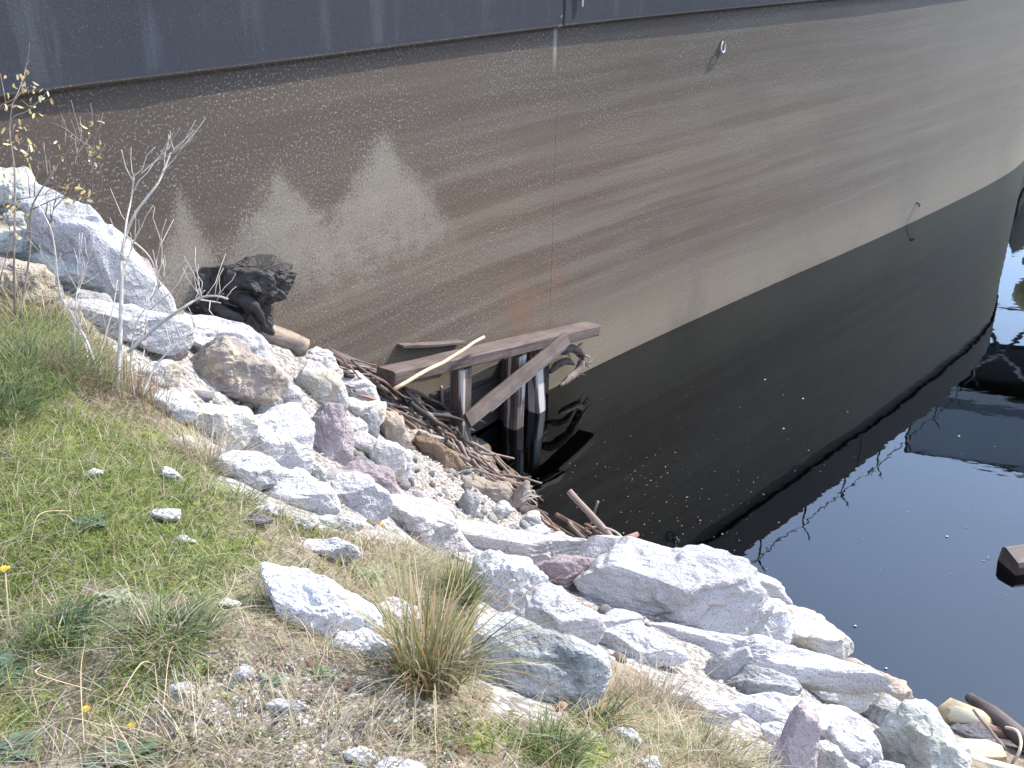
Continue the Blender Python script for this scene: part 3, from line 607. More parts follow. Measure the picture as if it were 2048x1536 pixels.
rock('rock', 'taupe flat stone where the ledge meets the driftwood sticks', [(1118, 1082), (1156, 1078), (1164, 1096), (1128, 1098)], 'buff', .5)
rock('rock', 'small white stone beside the taupe flat stone', [(1096, 1074), (1116, 1064), (1128, 1072), (1122, 1090), (1102, 1088)], 'white', .45)
# bedrock-like ledges, front right
rock('boulder', 'pinkish white sloping rock between the gravel chute and the tall grass', [(756, 1062), (798, 1000), (850, 1008), (902, 1050), (926, 1092), (862, 1104), (788, 1098)], 'pink', .30, sub=5, thick=.8, grow=1.27)
rock('rock_ledge', 'long layered white ledge running down to the driftwood sticks', [(880, 1062), (960, 1054), (1062, 1082), (1204, 1108), (1216, 1146), (1080, 1146), (950, 1122)], 'pink', .3, sub=5, thick=.55, grow=1.3, rough=.065)
rock('boulder', 'blue-grey rounded rock face right of the green grass clump', [(952, 1152), (975, 1116), (1068, 1124), (1094, 1180), (1086, 1240), (1000, 1252), (950, 1210)], 'blue', .72, sub=5, grow=1.27)
rock('boulder', 'lilac-grey rock with a dark smooth front under the layered ledge', [(1064, 1132), (1130, 1112), (1195, 1124), (1212, 1178), (1142, 1196), (1084, 1182)], 'purple', .80, sub=5, grow=1.1)
rock('rock_ledge', 'broad white granite ledge at the water line', [(1190, 1128), (1228, 1092), (1302, 1098), (1402, 1128), (1446, 1150), (1486, 1192), (1508, 1236), (1440, 1272), (1330, 1254), (1226, 1216), (1192, 1166)], 'white', .34, sub=5, thick=.7, grow=1.3, rough=.065)
rock('boulder', 'block with a grey front face at the far corner of the ledge', [(1432, 1148), (1478, 1137), (1536, 1149), (1553, 1166), (1568, 1204), (1546, 1214), (1476, 1198)], 'pink', .66, sub=5, grow=1.27)
rock('rock', 'thin mossy-edged slab under the corner block', [(1484, 1200), (1550, 1192), (1574, 1228), (1540, 1236), (1496, 1226)], 'green', .45)
rock('rock_ledge', 'stepped white ledge with an olive seam beside the open water', [(1494, 1232), (1570, 1222), (1642, 1244), (1668, 1270), (1684, 1306), (1620, 1312), (1534, 1284)], 'yellow', .4, sub=5, grow=1.3, rough=.065)
rock('boulder', 'blue-grey granite hump in the middle of the ledges', [(1372, 1210), (1478, 1186), (1504, 1220), (1566, 1276), (1522, 1304), (1436, 1286)], 'blue', .5, sub=5, grow=1.27)
rock('boulder', 'speckled white granite hump above the lichened grey rock', [(1068, 1200), (1140, 1182), (1184, 1230), (1196, 1266), (1174, 1312), (1118, 1312), (1066, 1260)], 'white', .45, sub=5, grow=1.27)
rock('rock', 'white wedge-shaped stone lodged in a pocket of the ledge', [(1176, 1244), (1240, 1220), (1278, 1230), (1274, 1256), (1232, 1268), (1186, 1268)], 'white', .42)
rock('boulder', 'flat speckled white rock above the dry grass', [(1184, 1278), (1268, 1252), (1334, 1288), (1356, 1316), (1280, 1334), (1194, 1322)], 'white', .42, sub=5, grow=1.27)
rock('rock_ledge', 'long white ledge sloping to the right below the pebble-filled crack', [(1310, 1278), (1400, 1260), (1502, 1288), (1602, 1308), (1684, 1338), (1724, 1364), (1650, 1374), (1500, 1346), (1370, 1326)], 'white', .38, sub=5, thick=.7, grow=1.3, rough=.065)
rock('boulder', 'big grey rock with a dark lichen blotch behind the dry grass', [(950, 1322), (982, 1250), (1012, 1238), (1102, 1296), (1192, 1318), (1206, 1375), (1184, 1418), (1100, 1432), (1010, 1438), (970, 1390)], 'lichen', .74, sub=5, thick=.8, rough=.06)
rock('rock', 'grey triangular facet of rock left of the cracked ledge', [(1390, 1372), (1438, 1318), (1492, 1298), (1500, 1345), (1442, 1380)], 'grey', .75)
rock('boulder', 'grey rock split by a vertical crack', [(1434, 1384), (1500, 1338), (1562, 1346), (1586, 1384), (1562, 1408), (1478, 1404)], 'grey', .6, sub=5, grow=1.27)
rock('boulder', 'white rock with an ochre shaded underside', [(1552, 1358), (1640, 1344), (1722, 1378), (1746, 1404), (1660, 1420), (1584, 1410)], 'yellow', .5, sub=5, grow=1.27)
rock('boulder', 'peach-topped block with a brown right end at the water', [(1684, 1336), (1742, 1328), (1803, 1358), (1813, 1402), (1790, 1428), (1718, 1384)], 'buff', .55, sub=5, grow=1.27)
rock('boulder', 'grey rock overhanging a dark hole near the water', [(1692, 1400), (1712, 1368), (1792, 1398), (1800, 1434), (1770, 1456), (1718, 1448)], 'grey', .5, sub=5, grow=1.27)
rock('rock', 'square white rock at the right end of the dry grass', [(1346, 1404), (1380, 1382), (1466, 1390), (1474, 1435), (1440, 1458), (1356, 1450)], 'white', .55)
rock('boulder', 'white-blue speckled boulder left of the standing mauve slab', [(1456, 1412), (1540, 1394), (1612, 1408), (1646, 1442), (1604, 1478), (1540, 1470), (1474, 1442)], 'white', .42, sub=5, grow=1.27)
rock('boulder', 'upright mauve slab standing on its edge at the bottom', [(1576, 1508), (1588, 1432), (1608, 1410), (1632, 1438), (1636, 1500), (1630, 1580), (1560, 1590), (1530, 1560)], 'purple', .9, sub=5, thick=.9)
rock('boulder', 'smooth white boulder between the mauve slab and the grooved rock', [(1630, 1430), (1680, 1416), (1718, 1440), (1744, 1490), (1760, 1534), (1690, 1524), (1638, 1482)], 'white', .3, sub=5, p=12)
rock('rock', 'ochre rock shaded beneath the smooth white boulder', [(1626, 1486), (1680, 1506), (1706, 1540), (1690, 1590), (1630, 1580)], 'yellow', .85, push=.2)
rock('boulder', 'pale green grooved rock at the bottom right corner', [(1736, 1496), (1772, 1450), (1815, 1411), (1852, 1424), (1902, 1480), (1956, 1550), (1930, 1620), (1760, 1620)], 'green', .78, sub=5, thick=.9)
rock('rock', 'white stone cut by the bottom edge below the smooth boulder', [(1736, 1540), (1770, 1524), (1798, 1528), (1812, 1560), (1750, 1575)], 'white', .5)
rock('rock', 'small pale rock in the grass left of the mauve slab', [(1524, 1452), (1562, 1446), (1582, 1480), (1542, 1500)], 'blue', .5)
# rocks in the turf
rock('boulder', 'white pointed boulder with a shaded underside standing in the turf', [(533, 1142), (560, 1134), (642, 1168), (722, 1214), (754, 1256), (704, 1276), (660, 1298), (602, 1292), (568, 1246), (562, 1184)], 'white', .44, sub=5, thick=.75)
rock('rock', 'rounded white rock behind the tall yellowing grass', [(742, 1244), (768, 1202), (810, 1198), (834, 1230), (806, 1264), (758, 1268)], 'pink', .5, p=10)
rock('rock', 'grey speckled rock at the foot of the white pointed boulder', [(656, 1322), (688, 1270), (730, 1260), (794, 1292), (784, 1322), (720, 1332)], 'white', .5)
rock('rock', 'flat white rock lying in the turf above the pointed boulder', [(582, 1094), (620, 1077), (690, 1094), (714, 1108), (672, 1126), (638, 1116)], 'white', .3, thick=.6)
for (lab, poly, mt) in [
    ('white jagged stone in the bright green sward', [(298, 1028), (322, 1018), (348, 1020), (360, 1036), (330, 1048)], 'white'),
    ('small flat white stone high in the sward', [(168, 946), (186, 937), (206, 940), (206, 953), (176, 956)], 'white'),
    ('bluish oval stone on the bare brown soil', [(338, 892), (356, 874), (380, 872), (398, 892), (362, 904)], 'blue'),
    ('narrow white stone below the bluish oval stone', [(326, 940), (342, 934), (368, 960), (352, 966)], 'white'),
    ('cream stone at the turf edge near the flat purple stone', [(506, 1020), (532, 1004), (560, 1012), (558, 1030), (524, 1034)], 'pink'),
    ('flat dark purple stone lying in the turf', [(472, 1038), (500, 1028), (544, 1042), (520, 1056), (492, 1054)], 'dark'),
    ('white stone right of the flat purple stone', [(582, 1048), (604, 1034), (628, 1046), (612, 1062)], 'white'),
    ('low bluish stone along the turf edge', [(616, 1038), (660, 1030), (724, 1046), (694, 1062), (640, 1054)], 'blue'),
    ('cube-like cream stone on the pebbly ground', [(336, 1384), (352, 1364), (382, 1368), (388, 1394), (350, 1406)], 'yellow'),
    ('flat white stone in the pebbly ground', [(532, 1416), (560, 1398), (612, 1408), (616, 1420), (578, 1436)], 'white'),
    ('small white stone at the top of the green sward', [(348, 1082), (366, 1070), (392, 1084), (374, 1092)], 'white'),
    ('rounded grey stone beside the pebbles', [(468, 1350), (482, 1332), (502, 1336), (508, 1358), (486, 1366)], 'blue'),
    ('pale stone at the end of the green sward', [(436, 1208), (452, 1196), (482, 1210), (470, 1222)], 'pink'),
    ('white stone at the bottom edge, the left one of two', [(686, 1512), (712, 1494), (742, 1498), (764, 1522), (726, 1536)], 'white'),
    ('white stone cut by the bottom edge, the right one of two', [(752, 1534), (788, 1514), (828, 1516), (860, 1548), (800, 1570)], 'white'),
    ('grey-white stone in the grass below the lichened rock', [(1222, 1462), (1244, 1454), (1272, 1468), (1284, 1490), (1248, 1492)], 'white'),
    ('whitish stone at the bottom edge right of the green tuft', [(1276, 1526), (1296, 1512), (1316, 1516), (1326, 1542), (1286, 1548)], 'white')]:
    rock('stone', lab, poly, mt, .4, sub=4, cat='stone', thick=.9, push=.35, grow=1.1, rough=.11)
rock('stone', 'pair of pale stones on the beam, the left one', [(978, 684), (984, 674), (995, 676), (996, 684), (986, 688)], 'white', .4, sub=3, cat='stone', zfix=.86, push=0)
rock('stone', 'pair of pale stones on the beam, the right one', [(994, 688), (1000, 679), (1008, 683), (1008, 689), (1000, 692)], 'yellow', .4, sub=3, cat='stone', zfix=.84, push=0)
rock('stone', 'white stone caught in the root at the beam end', [(1108, 712), (1116, 704), (1128, 710), (1126, 717), (1114, 718)], 'white', .4, sub=3, cat='stone', zfix=.32, push=0)
rock('stone', 'white flat stone on the dark plank near the wall', [(676, 720), (690, 712), (705, 718), (703, 726), (684, 726)], 'white', .4, sub=3, cat='stone')
rock('stone', 'smaller white stone on the dark plank', [(714, 738), (726, 733), (738, 738), (734, 745), (718, 744)], 'white', .4, sub=3, cat='stone')

# loose stones: prototypes shared by many individual objects
def proto(seed, flatn=.7, p=9, sub=2, rough=.07):
    r_ = np.random.default_rng(seed); N = r_.normal(size=(11, 3)); N /= np.linalg.norm(N, axis=1)[:, None]
    pl = np.c_[N, r_.uniform(.75, 1., 11)]; pl = np.r_[pl, np.c_[np.r_[np.eye(3), -np.eye(3)], np.full(6, 1.)]]
    D, F = ico(sub); V = rough_shape(D, pl, p, 1.6, rough, seed, r_.uniform(0, 40, 3)); V *= np.array([1, r_.uniform(.65, .95), flatn*r_.uniform(.75, 1.1)]); return V, F
STONES = {}
for mk in ('white', 'grey', 'blue', 'buff', 'pink', 'brown', 'purple'):
    STONES[mk] = []
    for k in range(4):
        V, F = proto(300+k*7+hash(mk[0])%1+len(mk)*31); me = new_mesh('stone', V, F); me.materials.append(MATS[mk]); STONES[mk].append(me)
def sample_bank(n, poly, box, seed):
    """n random spots on the bank, even over the ground, inside a patch"""
    r_ = np.random.default_rng(seed); x = r_.uniform(box[0], box[1], n); y = r_.uniform(box[2], box[3], n); z = height(x, y); P = np.stack([x, y, z], -1)
    q, d = project(P); k = inpoly(q, poly) & (d > .5) & (z > -.05); return P[k], q[k]
CHUTE = [(800, 880), (850, 858), (930, 905), (1000, 960), (1050, 1030), (1100, 1060), (1060, 1075), (960, 1050), (900, 1045), (840, 1005), (800, 960), (790, 920)]
PEBB = [(260, 1340), (420, 1290), (560, 1310), (700, 1340), (860, 1400), (960, 1440), (900, 1540), (640, 1560), (330, 1500), (230, 1420)]
RIP = [(600, 760), (700, 740), (800, 820), (850, 860), (800, 900), (830, 990), (760, 1060), (640, 1040), (520, 980), (440, 940), (380, 850), (300, 800), (260, 740), (300, 680), (420, 700)]
LEDGE = [(1180, 1200), (1330, 1240), (1500, 1290), (1700, 1330), (1820, 1420), (1800, 1500), (1650, 1500), (1400, 1480), (1340, 1420), (1180, 1330)]
def scatter(n, poly, box, lo, hi, mats, label, group, seed, name='pebble', cat='pebble', lift=.25):
    P, q = sample_bank(n*40, poly, box, seed); r_ = np.random.default_rng(seed+1); P = P[:n]
    for p in P:
        mk = mats[r_.integers(len(mats))]; s = lo*(hi/lo)**(r_.random()**1.7)
        o = obj(name, STONES[mk][r_.integers(4)], None, None, (p[0], p[1], p[2]+s*lift), label, cat, group)
        o.scale = (s, s*r_.uniform(.8, 1.1), s*r_.uniform(.8, 1.1)); o.rotation_euler = (r_.uniform(-.4, .4), r_.uniform(-.4, .4), r_.uniform(0, 6.28))
scatter(110, CHUTE, (-1.6, 1.6, 5, 10.5), .025, .075, ['white', 'white', 'grey', 'buff', 'pink', 'blue'], 'loose pale stone in the gravel chute running down to the water', 'stones of the gravel chute', 41, 'gravel_stone', 'stone')
scatter(95, PEBB, (-1.6, .4, 1.4, 3.2), .005, .014, ['white', 'grey', 'grey', 'blue', 'buff', 'pink', 'brown'], 'small pale pebble on the bare soil at the bottom of the picture', 'pebbles on the bare soil', 43)
scatter(70, RIP, (-3, .5, 2.5, 8.5), .03, .09, ['white', 'white', 'grey', 'blue', 'pink', 'buff'], 'small broken stone filling a gap between the riprap boulders', 'small stones between the riprap boulders', 47, 'filler_stone', 'stone')
scatter(36, LEDGE, (.2, 3.2, 2, 6.5), .02, .06, ['white', 'white', 'grey', 'pink', 'yellow' if 'yellow' in STONES else 'buff'], 'small stone lodged in a crack of the white ledges', 'small stones in the ledge cracks', 53, 'crack_stone', 'stone')
def gravel(name, n, poly, box, lo, hi, seed, label):
    P, q = sample_bank(n*30, poly, box, seed); P = P[:n]; r_ = np.random.default_rng(seed+3); V0, F0 = proto(seed, sub=1, p=7); V = []; F = []
    for i, p in enumerate(P):
        s = lo*(hi/lo)**(r_.random()**2); a = r_.uniform(0, 6.28); c_, s_ = math.cos(a), math.sin(a)
        V.append((V0*s)@np.array([[c_, s_, 0], [-s_, c_, 0], [0, 0, .8]])+p+[0, 0, s*.2]); F.append(F0+i*len(V0))
    me = new_mesh(name, np.concatenate(V), np.concatenate(F), False); return obj(name, me, M_GRAVEL, None, None, label, 'gravel', None, 'stuff')
m, nt, bs = mat_new('mixed_gravel'); T = NT(nt); gi = T.n('ShaderNodeNewGeometry'); rp = gi.outputs['Random Per Island']
c = T.mix(rp, (.20, .175, .155), (.50, .48, .455)); c = T.mix(T.ramp(T.math('FRACT', T.math('MULTIPLY', rp, 7.3)), .8, .9), c, (.34, .26, .19))
T.link(c, bs.inputs['Base Color']); bs.inputs['Roughness'].default_value = .9; M_GRAVEL = m
gravel('gravel', 2600, CHUTE, (-1.6, 1.6, 5, 10.5), .008, .028, 61, 'fine grey-white gravel running down between the rocks to the water')
gravel('fine_pebbles', 1500, PEBB, (-1.6, .4, 1.4, 3.2), .002, .007, 67, 'fine pebbles scattered over the bare soil at the bottom')
gravel('rock_chips', 1200, RIP, (-3, .5, 2.5, 8.5), .006, .025, 71, 'rock chips lying in the gaps of the riprap')
gravel('crack_grit', 700, LEDGE, (.2, 3.2, 2, 6.5), .006, .02, 73, 'grit collected in the cracks of the white ledges')
#NEXT
# ------------------------------------------------------------------ timbers and driftwood
def wall_off_hit(px, py, off):
    """point at a given stand-off from the dam face on a sight line"""
    u, z = wallhit(px, py); d = ray(px, py)
    for _ in range(12):
        p = wall_at(u, off); nrm = wall_at(u, off+1)-p; t = (p-0).dot(nrm)/d[:2].dot(nrm); q = EYEP+d*t; u = wall_u(q[0], q[1])
    return q
def timber(name, a, b, w, h, mat, hint, label=None, cat=None, parent=None, seg=14, seed=0, wear=.006, end=.0):
    a = np.asarray(a, float); b = np.asarray(b, float); x = (b-a)/np.linalg.norm(b-a); y = np.asarray(hint, float); y = y-y.dot(x)*x; y /= np.linalg.norm(y); z = np.cross(x, y)
    prof = []
    for sy, sz in ((1, 1), (-1, 1), (-1, -1), (1, -1)):                                    # chamfered square section
        k = .12*min(w, h)
        e = [(sy*(w/2), sz*(h/2-k)), (sy*(w/2-k), sz*(h/2))] if sy*sz > 0 else [(sy*(w/2-k), sz*(h/2)), (sy*(w/2), sz*(h/2-k))]
        prof += e
    L = np.linalg.norm(b-a); V = []; n = len(prof)
    for i in range(seg+1):
        t = i/seg
        for (p, q) in prof: V.append([p, q, t*L])
    V = np.array(V); nz = np.stack([fbm(np.c_[V[:, :2]*9, V[:, 2]*2.2]+seed*5+k*9, seed+k, 3) for k in range(2)], 1); V[:, :2] += nz*wear
    V[:n, 2] += rng.normal(size=n)*end; V[-n:, 2] += rng.normal(size=n)*end
    F = [(i*n+k, i*n+(k+1) % n, (i+1)*n+(k+1) % n, (i+1)*n+k) for i in range(seg) for k in range(n)]+[tuple(range(n-1, -1, -1)), tuple(seg*n+k for k in range(n))]
    me = new_mesh(name, V, F, False); o = obj(name, me, mat, parent, None, label, cat)
    mt = Matrix.Identity(4)
    for i in range(3): mt[i][0], mt[i][1], mt[i][2], mt[i][3] = z[i], y[i], x[i], a[i]     # section axes, then the run of the grain on local Z
    o.matrix_world = mt; return o
def log(name, pts, radii, mat, label, cat='log', seg=12, rough=.12, seed=0, group=None, n=None):
    pts = np.asarray(pts, float); o0 = pts[0].copy(); x = pts[-1]-pts[0]; L = np.linalg.norm(x); x = x/L
    y = np.array([0, 0, 1.])-x[2]*x if abs(x[2]) < .9 else np.array([1., 0, 0])-x[0]*x; y /= np.linalg.norm(y); z = np.cross(x, y)
    B = np.stack([z, y, x], 1)                                                               # local Z runs along the stick
    V, F = tube((pts-o0)@B, radii, seg, rough, seed); o = obj(name, new_mesh(name, V, F, True), mat, None, None, label, cat, group)
    mt = Matrix.Identity(4)
    for i in range(3): mt[i][0], mt[i][1], mt[i][2], mt[i][3] = B[i][0], B[i][1], B[i][2], o0[i]
    o.matrix_world = mt; return o
UP = np.array([0, 0, 1.])
A_ = wall_off_hit(772, 752, .30); B_ = wall_off_hit(1184, 657, .24)
timber('wale_beam', A_, B_, .22, .125, WOOD['beam'], UP, 'long square brown beam sloping along the foot of the dam wall', 'beam', seg=24, seed=3, end=.01)
A2 = wall_off_hit(800, 692, .05); B2 = wall_off_hit(925, 684, .05); timber('plank', A2, B2, .09, .03, WOOD['soaked'], UP, 'thin dark plank between the beam and the wall', 'plank', seed=5)
for (px, pt, pb, off, w, lab, mt) in [
        (918, 732, 830, .26, .17, 'bleached square post under the beam, nearest the bank', 'post'),
        (1029, 706, 838, .24, .17, 'square post standing in the water under the beam, crossed by the brace', 'post'),
        (1079, 690, 812, .22, .15, 'bleached square post standing in the water near the beam end', 'post'),
        (1012, 714, 830, .08, .12, 'dark post close to the wall behind the crossed post', 'beam'),
        (1055, 704, 808, .06, .12, 'dark post close to the wall behind the beam end', 'beam')]:
    T_ = wall_off_hit(px, pt, off); lean = .05 if px == 1079 else -.02
    timber('post', np.array([T_[0]+lean, T_[1]-lean*.4, -1.2]), np.array([T_[0]-lean, T_[1]+lean*.4, T_[2]]), w, w, WOOD[mt], np.r_[wall_at(wall_u(*T_[:2]), 1)-wall_at(wall_u(*T_[:2]), 0), 0], lab, 'post', seg=12, seed=int(px))
A3 = wall_off_hit(934, 842, .52); B3 = wall_off_hit(1132, 678, .42)
timber('brace', A3, B3, .14, .055, WOOD['beam'], np.r_[wall_at(0, 1)-wall_at(0, 0), .5], 'slanting brace leaning on the beam with a sunlit edge', 'brace', seg=18, seed=9, end=.02)
hn_ = np.r_[wall_at(0, 1)-wall_at(0, 0), 0.]; ax_ = (B3-A3)/np.linalg.norm(B3-A3); sd_ = np.cross(ax_, hn_); sd_ = sd_ if sd_[2] < 0 else -sd_
timber('lit_edge_slat', A3+sd_*.078+ax_*.35+hn_*.01, B3+sd_*.078-ax_*.05+hn_*.01, .016, .05, WOOD['pale'], hn_, 'narrow pale slat added as the sunlit lower edge of the slanting brace', 'slat', seed=10, wear=.003)  # pale slat added: sun on the brace's narrow edge put into colour
for k_, zz in enumerate((.10, .27, .44, .61)):  # black boards added behind the posts to carry the shade below the beam
    a_ = wall_off_hit(862, 800, .03); b_ = wall_off_hit(1096, 730, .03); timber('shade_board', np.r_[a_[:2], zz+.02], np.r_[b_[:2], zz-.01], .04, .155, WOOD['black'], UP, ['lowest', 'second lowest', 'second highest', 'highest'][k_]+' of the black boards added for the shade behind the posts under the beam', 'board', seed=80+k_)
# roots of a drift log caught at the beam end
rt = wall_off_hit(1135, 735, .16); root = thing('root_snag', 'curled grey root snag caught against the wall at the beam end', 'root', tuple(rt))
def part_tube(name, parent, base, pts, radii, mat, seed=0, seg=10, rough=.32):
    pts = np.asarray(pts, float); n = len(pts); t = np.linspace(0, n-1, 6*n); rad = np.interp(t, np.arange(n), radii)
    P = catmull(np.concatenate([[2*pts[0]-pts[1]], pts, [2*pts[-1]-pts[-2]], [3*pts[-1]-2*pts[-2]]]), 24); P = P[np.linspace(0, (n-1)*24, 6*n).astype(int)]
    rad = rad*(1-.55*np.exp(-((t-(n-1))/.25)**2)-.3*np.exp(-(t/.25)**2))
    V, F = tube(P-np.asarray(base), rad, seg+4, rough, seed); return obj(name, new_mesh(name, V, F), mat, parent)
def wp(px, py, off): return wall_off_hit(px, py, off)
part_tube('log_stub', root, rt, [wp(1090, 712, .14), wp(1112, 700, .18), wp(1140, 697, .2), wp(1160, 706, .2), wp(1165, 722, .18)], [.05, .06, .055, .045, .035], WOOD['soaked'], 1)
part_tube('root', root, rt, [wp(1165, 718, .18), wp(1158, 738, .2), wp(1140, 755, .22), wp(1120, 772, .24)], [.04, .04, .045, .035], WOOD['stick'], 2)
part_tube('root', root, rt, [wp(1150, 705, .2), wp(1172, 712, .22), wp(1184, 717, .22)], [.025, .012, .006], WOOD['log'], 3)
part_tube('root', root, rt, [wp(1150, 700, .2), wp(1160, 690, .22), wp(1166, 686, .22)], [.022, .012, .006], WOOD['log'], 4)
part_tube('root', root, rt, [wp(1100, 745, .12), wp(1118, 728, .14), wp(1135, 722, .16), wp(1150, 730, .18)], [.035, .045, .04, .02], WOOD['soaked'], 5)

for k in range(7):
    x0, y0 = random.choice([(1160, 712), (1150, 745), (1130, 700), (1166, 725)]); part_tube('rootlet', root, rt, [wp(x0, y0, .19), wp(x0+random.uniform(-4, 14), y0+random.uniform(-12, 12), .22), wp(x0+random.uniform(-4, 28), y0+random.uniform(-16, 22), .2)], [.010, .007, .003], WOOD['darktwig'], 60+k, 4, .1)
# black stump with its roots, against the wall
sb = ground(430, 640); D0 = cdepth(sb); sb = atdepth(420, 612, D0+.25); stump = thing('stump', 'charred-looking black tree stump with stubby roots against the dam wall', 'stump', tuple(sb))
def sp(px, py, dd=0.): return atdepth(px, py, D0+.25+dd)
def lump(name, poly, mat, push=.3, thick=.8, p=11, rough=.16):
    poly = [(x_-24, y_-6) for x_, y_ in poly]; o = rock(name, 'x', poly, mat, .6, thick, 5, p, rough, grow=1.05, push=push, zfix=None); c_ = EYEP+ray(*((np.array(poly).min(0)+np.array(poly).max(0))/2))*np.linalg.norm(sb-EYEP)*(1+push*.02)
    o.parent = stump; o.location = tuple(c_-sb); o.scale = (.95,)*3; del o['label']; del o['category']
BK = WOOD['black']
lump('trunk', [(352, 585), (366, 552), (405, 530), (452, 536), (478, 566), (462, 602), (405, 612)], BK)
lump('broken_limb', [(462, 562), (488, 552), (534, 564), (539, 580), (515, 592), (472, 594)], BK, -1.)
lump('root', [(306, 592), (338, 574), (386, 580), (404, 620), (350, 628)], BK, -1.)
lump('root', [(396, 600), (440, 594), (462, 628), (440, 652), (398, 636)], BK, -2.)
lump('root', [(482, 616), (518, 603), (546, 634), (540, 660), (502, 656)], BK, -1.5)
part_tube('root', stump, sb, [sp(450, 585, -.10), sp(470, 604, -.14), sp(486, 628, -.14), sp(496, 652, -.08)], [.07, .055, .05, .035], BK, 13, 10, .38)
part_tube('root', stump, sb, [sp(372, 600, -.16), sp(405, 618, -.2), sp(436, 636, -.16), sp(466, 652, -.1)], [.05, .045, .04, .03], WOOD['soaked'], 17, 10, .38)
part_tube('root', stump, sb, [sp(440, 588, -.2), sp(478, 598, -.26), sp(512, 618, -.24), sp(528, 648, -.15)], [.06, .055, .05, .035], BK, 19, 10, .4)
part_tube('root', stump, sb, [sp(455, 570, -.15), sp(492, 566, -.2), sp(522, 572, -.2), sp(536, 580, -.2)], [.06, .055, .045, .03], BK, 20, 10, .4)
part_tube('root', stump, sb, [sp(420, 600, -.3), sp(444, 622, -.34), sp(470, 634, -.3), sp(492, 640, -.2)], [.05, .045, .04, .03], BK, 21, 10, .4)
part_tube('root', stump, sb, [sp(350, 560, .0), sp(338, 550, .0), sp(330, 542, .0)], [.02, .014, .006], BK, 18, 8, .3)
# logs
a = ground(475, 672); b = ground(600, 712); Da, Db = cdepth(a), cdepth(b)
log('drift_log', [atdepth(455, 640, Da+.05), atdepth(520, 661, (Da+Db)/2), atdepth(575, 682, Db+.02), atdepth(610, 698, Db)], [.07, .082, .088, .078], WOOD['log'], 'smooth brown drift log lying below the black stump', seg=14, rough=.06, seed=21)
a = ground(668, 726); b = ground(800, 805); Da, Db = cdepth(a), cdepth(b)
log('sunken_plank', [atdepth(652, 706, Da), atdepth(720, 742, Da*.5+Db*.5), atdepth(800, 796, Db), atdepth(835, 818, Db)], [.06, .085, .085, .06], WOOD['soaked'], 'thick dark log under the brushwood beside the beam', seg=12, rough=.10, seed=22)
a = ground(1040, 1018); D_ = cdepth(a)
bs_ = thing('broken_stump', 'small broken stump with splintered fibres at the water edge', 'stump', tuple(a))
part_tube('stem', bs_, a, [atdepth(1024, 1022, D_), atdepth(1042, 990, D_-.03), atdepth(1056, 962, D_-.05)], [.085, .075, .05], WOOD['log'], 31, 12, .2)
part_tube('root', bs_, a, [atdepth(1022, 1015, D_), atdepth(1050, 1022, D_-.05), atdepth(1075, 1012, D_-.05)], [.07, .06, .03], WOOD['soaked'], 32, 10, .38)
for k in range(9):
    x0, y0 = 1040+random.uniform(-8, 10), 1005+random.uniform(-14, 8)
    part_tube('splinter', bs_, a, [atdepth(x0, y0, D_-.07), atdepth(x0+random.uniform(14, 24), y0-random.uniform(6, 20), D_-.1), atdepth(x0+random.uniform(24, 42), y0-random.uniform(-4, 24), D_-.1)], [.008, .007, .003], WOOD['pale'], 40+k, 5, .1)
# named sticks
def stick(pa, za, pb, zb, r0, r1, mat, label, seed, bend=.03, name='stick', group=None, n=9):
    P = wobble(onz(*pa, za), onz(*pb, zb), n, bend, seed); return log(name, P, np.linspace(r0, r1, n), mat, label, 'stick', 7, .12, seed, group)
q0 = wall_off_hit(790, 777, .62); q1 = wall_off_hit(968, 674, .44)
log('stick', wobble(q0, q1, 9, .01, 3), np.linspace(.018, .014, 9), WOOD['tan'], 'straight bare tan stick propped against the beam', 'stick', 8, .08, 3)
stick((1138, 982), .55, (1236, 1092), .10, .028, .034, WOOD['stick'], 'straight brown stick poking up over the water', 5, .01)
stick((1196, 1002), .28, (1180, 1052), .05, .012, .014, WOOD['stick'], 'short dark stub standing behind the straight stick', 6, .01)
P = [onz(1170, 1058, .12), onz(1198, 1054, .24), onz(1228, 1062, .26), onz(1246, 1078, .2), onz(1252, 1098, .05)]
log('stick', catmull(np.array([P[0]]+P+[P[-1]]), 5), .010, WOOD['pale'], 'pale stick bent into a bow at the end of the sticks', 'stick', 7, .05, 8)
P = onz(1225, 1098, .06); log('wood_splinter', [P, onz(1252, 1082, .10), onz(1276, 1067, .14)], [.03, .05, .02], WOOD['redstick'], 'reddish split piece of wood slanting out over the dark water', 'wood', 6, .2, 9)
stick((1025, 995), .15, (1095, 1030), .08, .02, .015, WOOD['soaked'], 'dark forked branch at the water edge below the broken stump', 12)
stick((882, 772), .75, (886, 832), .45, .015, .012, WOOD['log'], 'short upright twig standing in the brushwood', 14, .02)
stick((925, 850), .42, (935, 905), .1, .02, .03, WOOD['log'], 'forked grey branch end standing at the water edge', 15, .04)
stick((730, 722), .95, (800, 712), 1.0, .014, .012, WOOD['redstick'], 'orange-brown stick lying flat against the wall behind the brushwood', 16, .02)
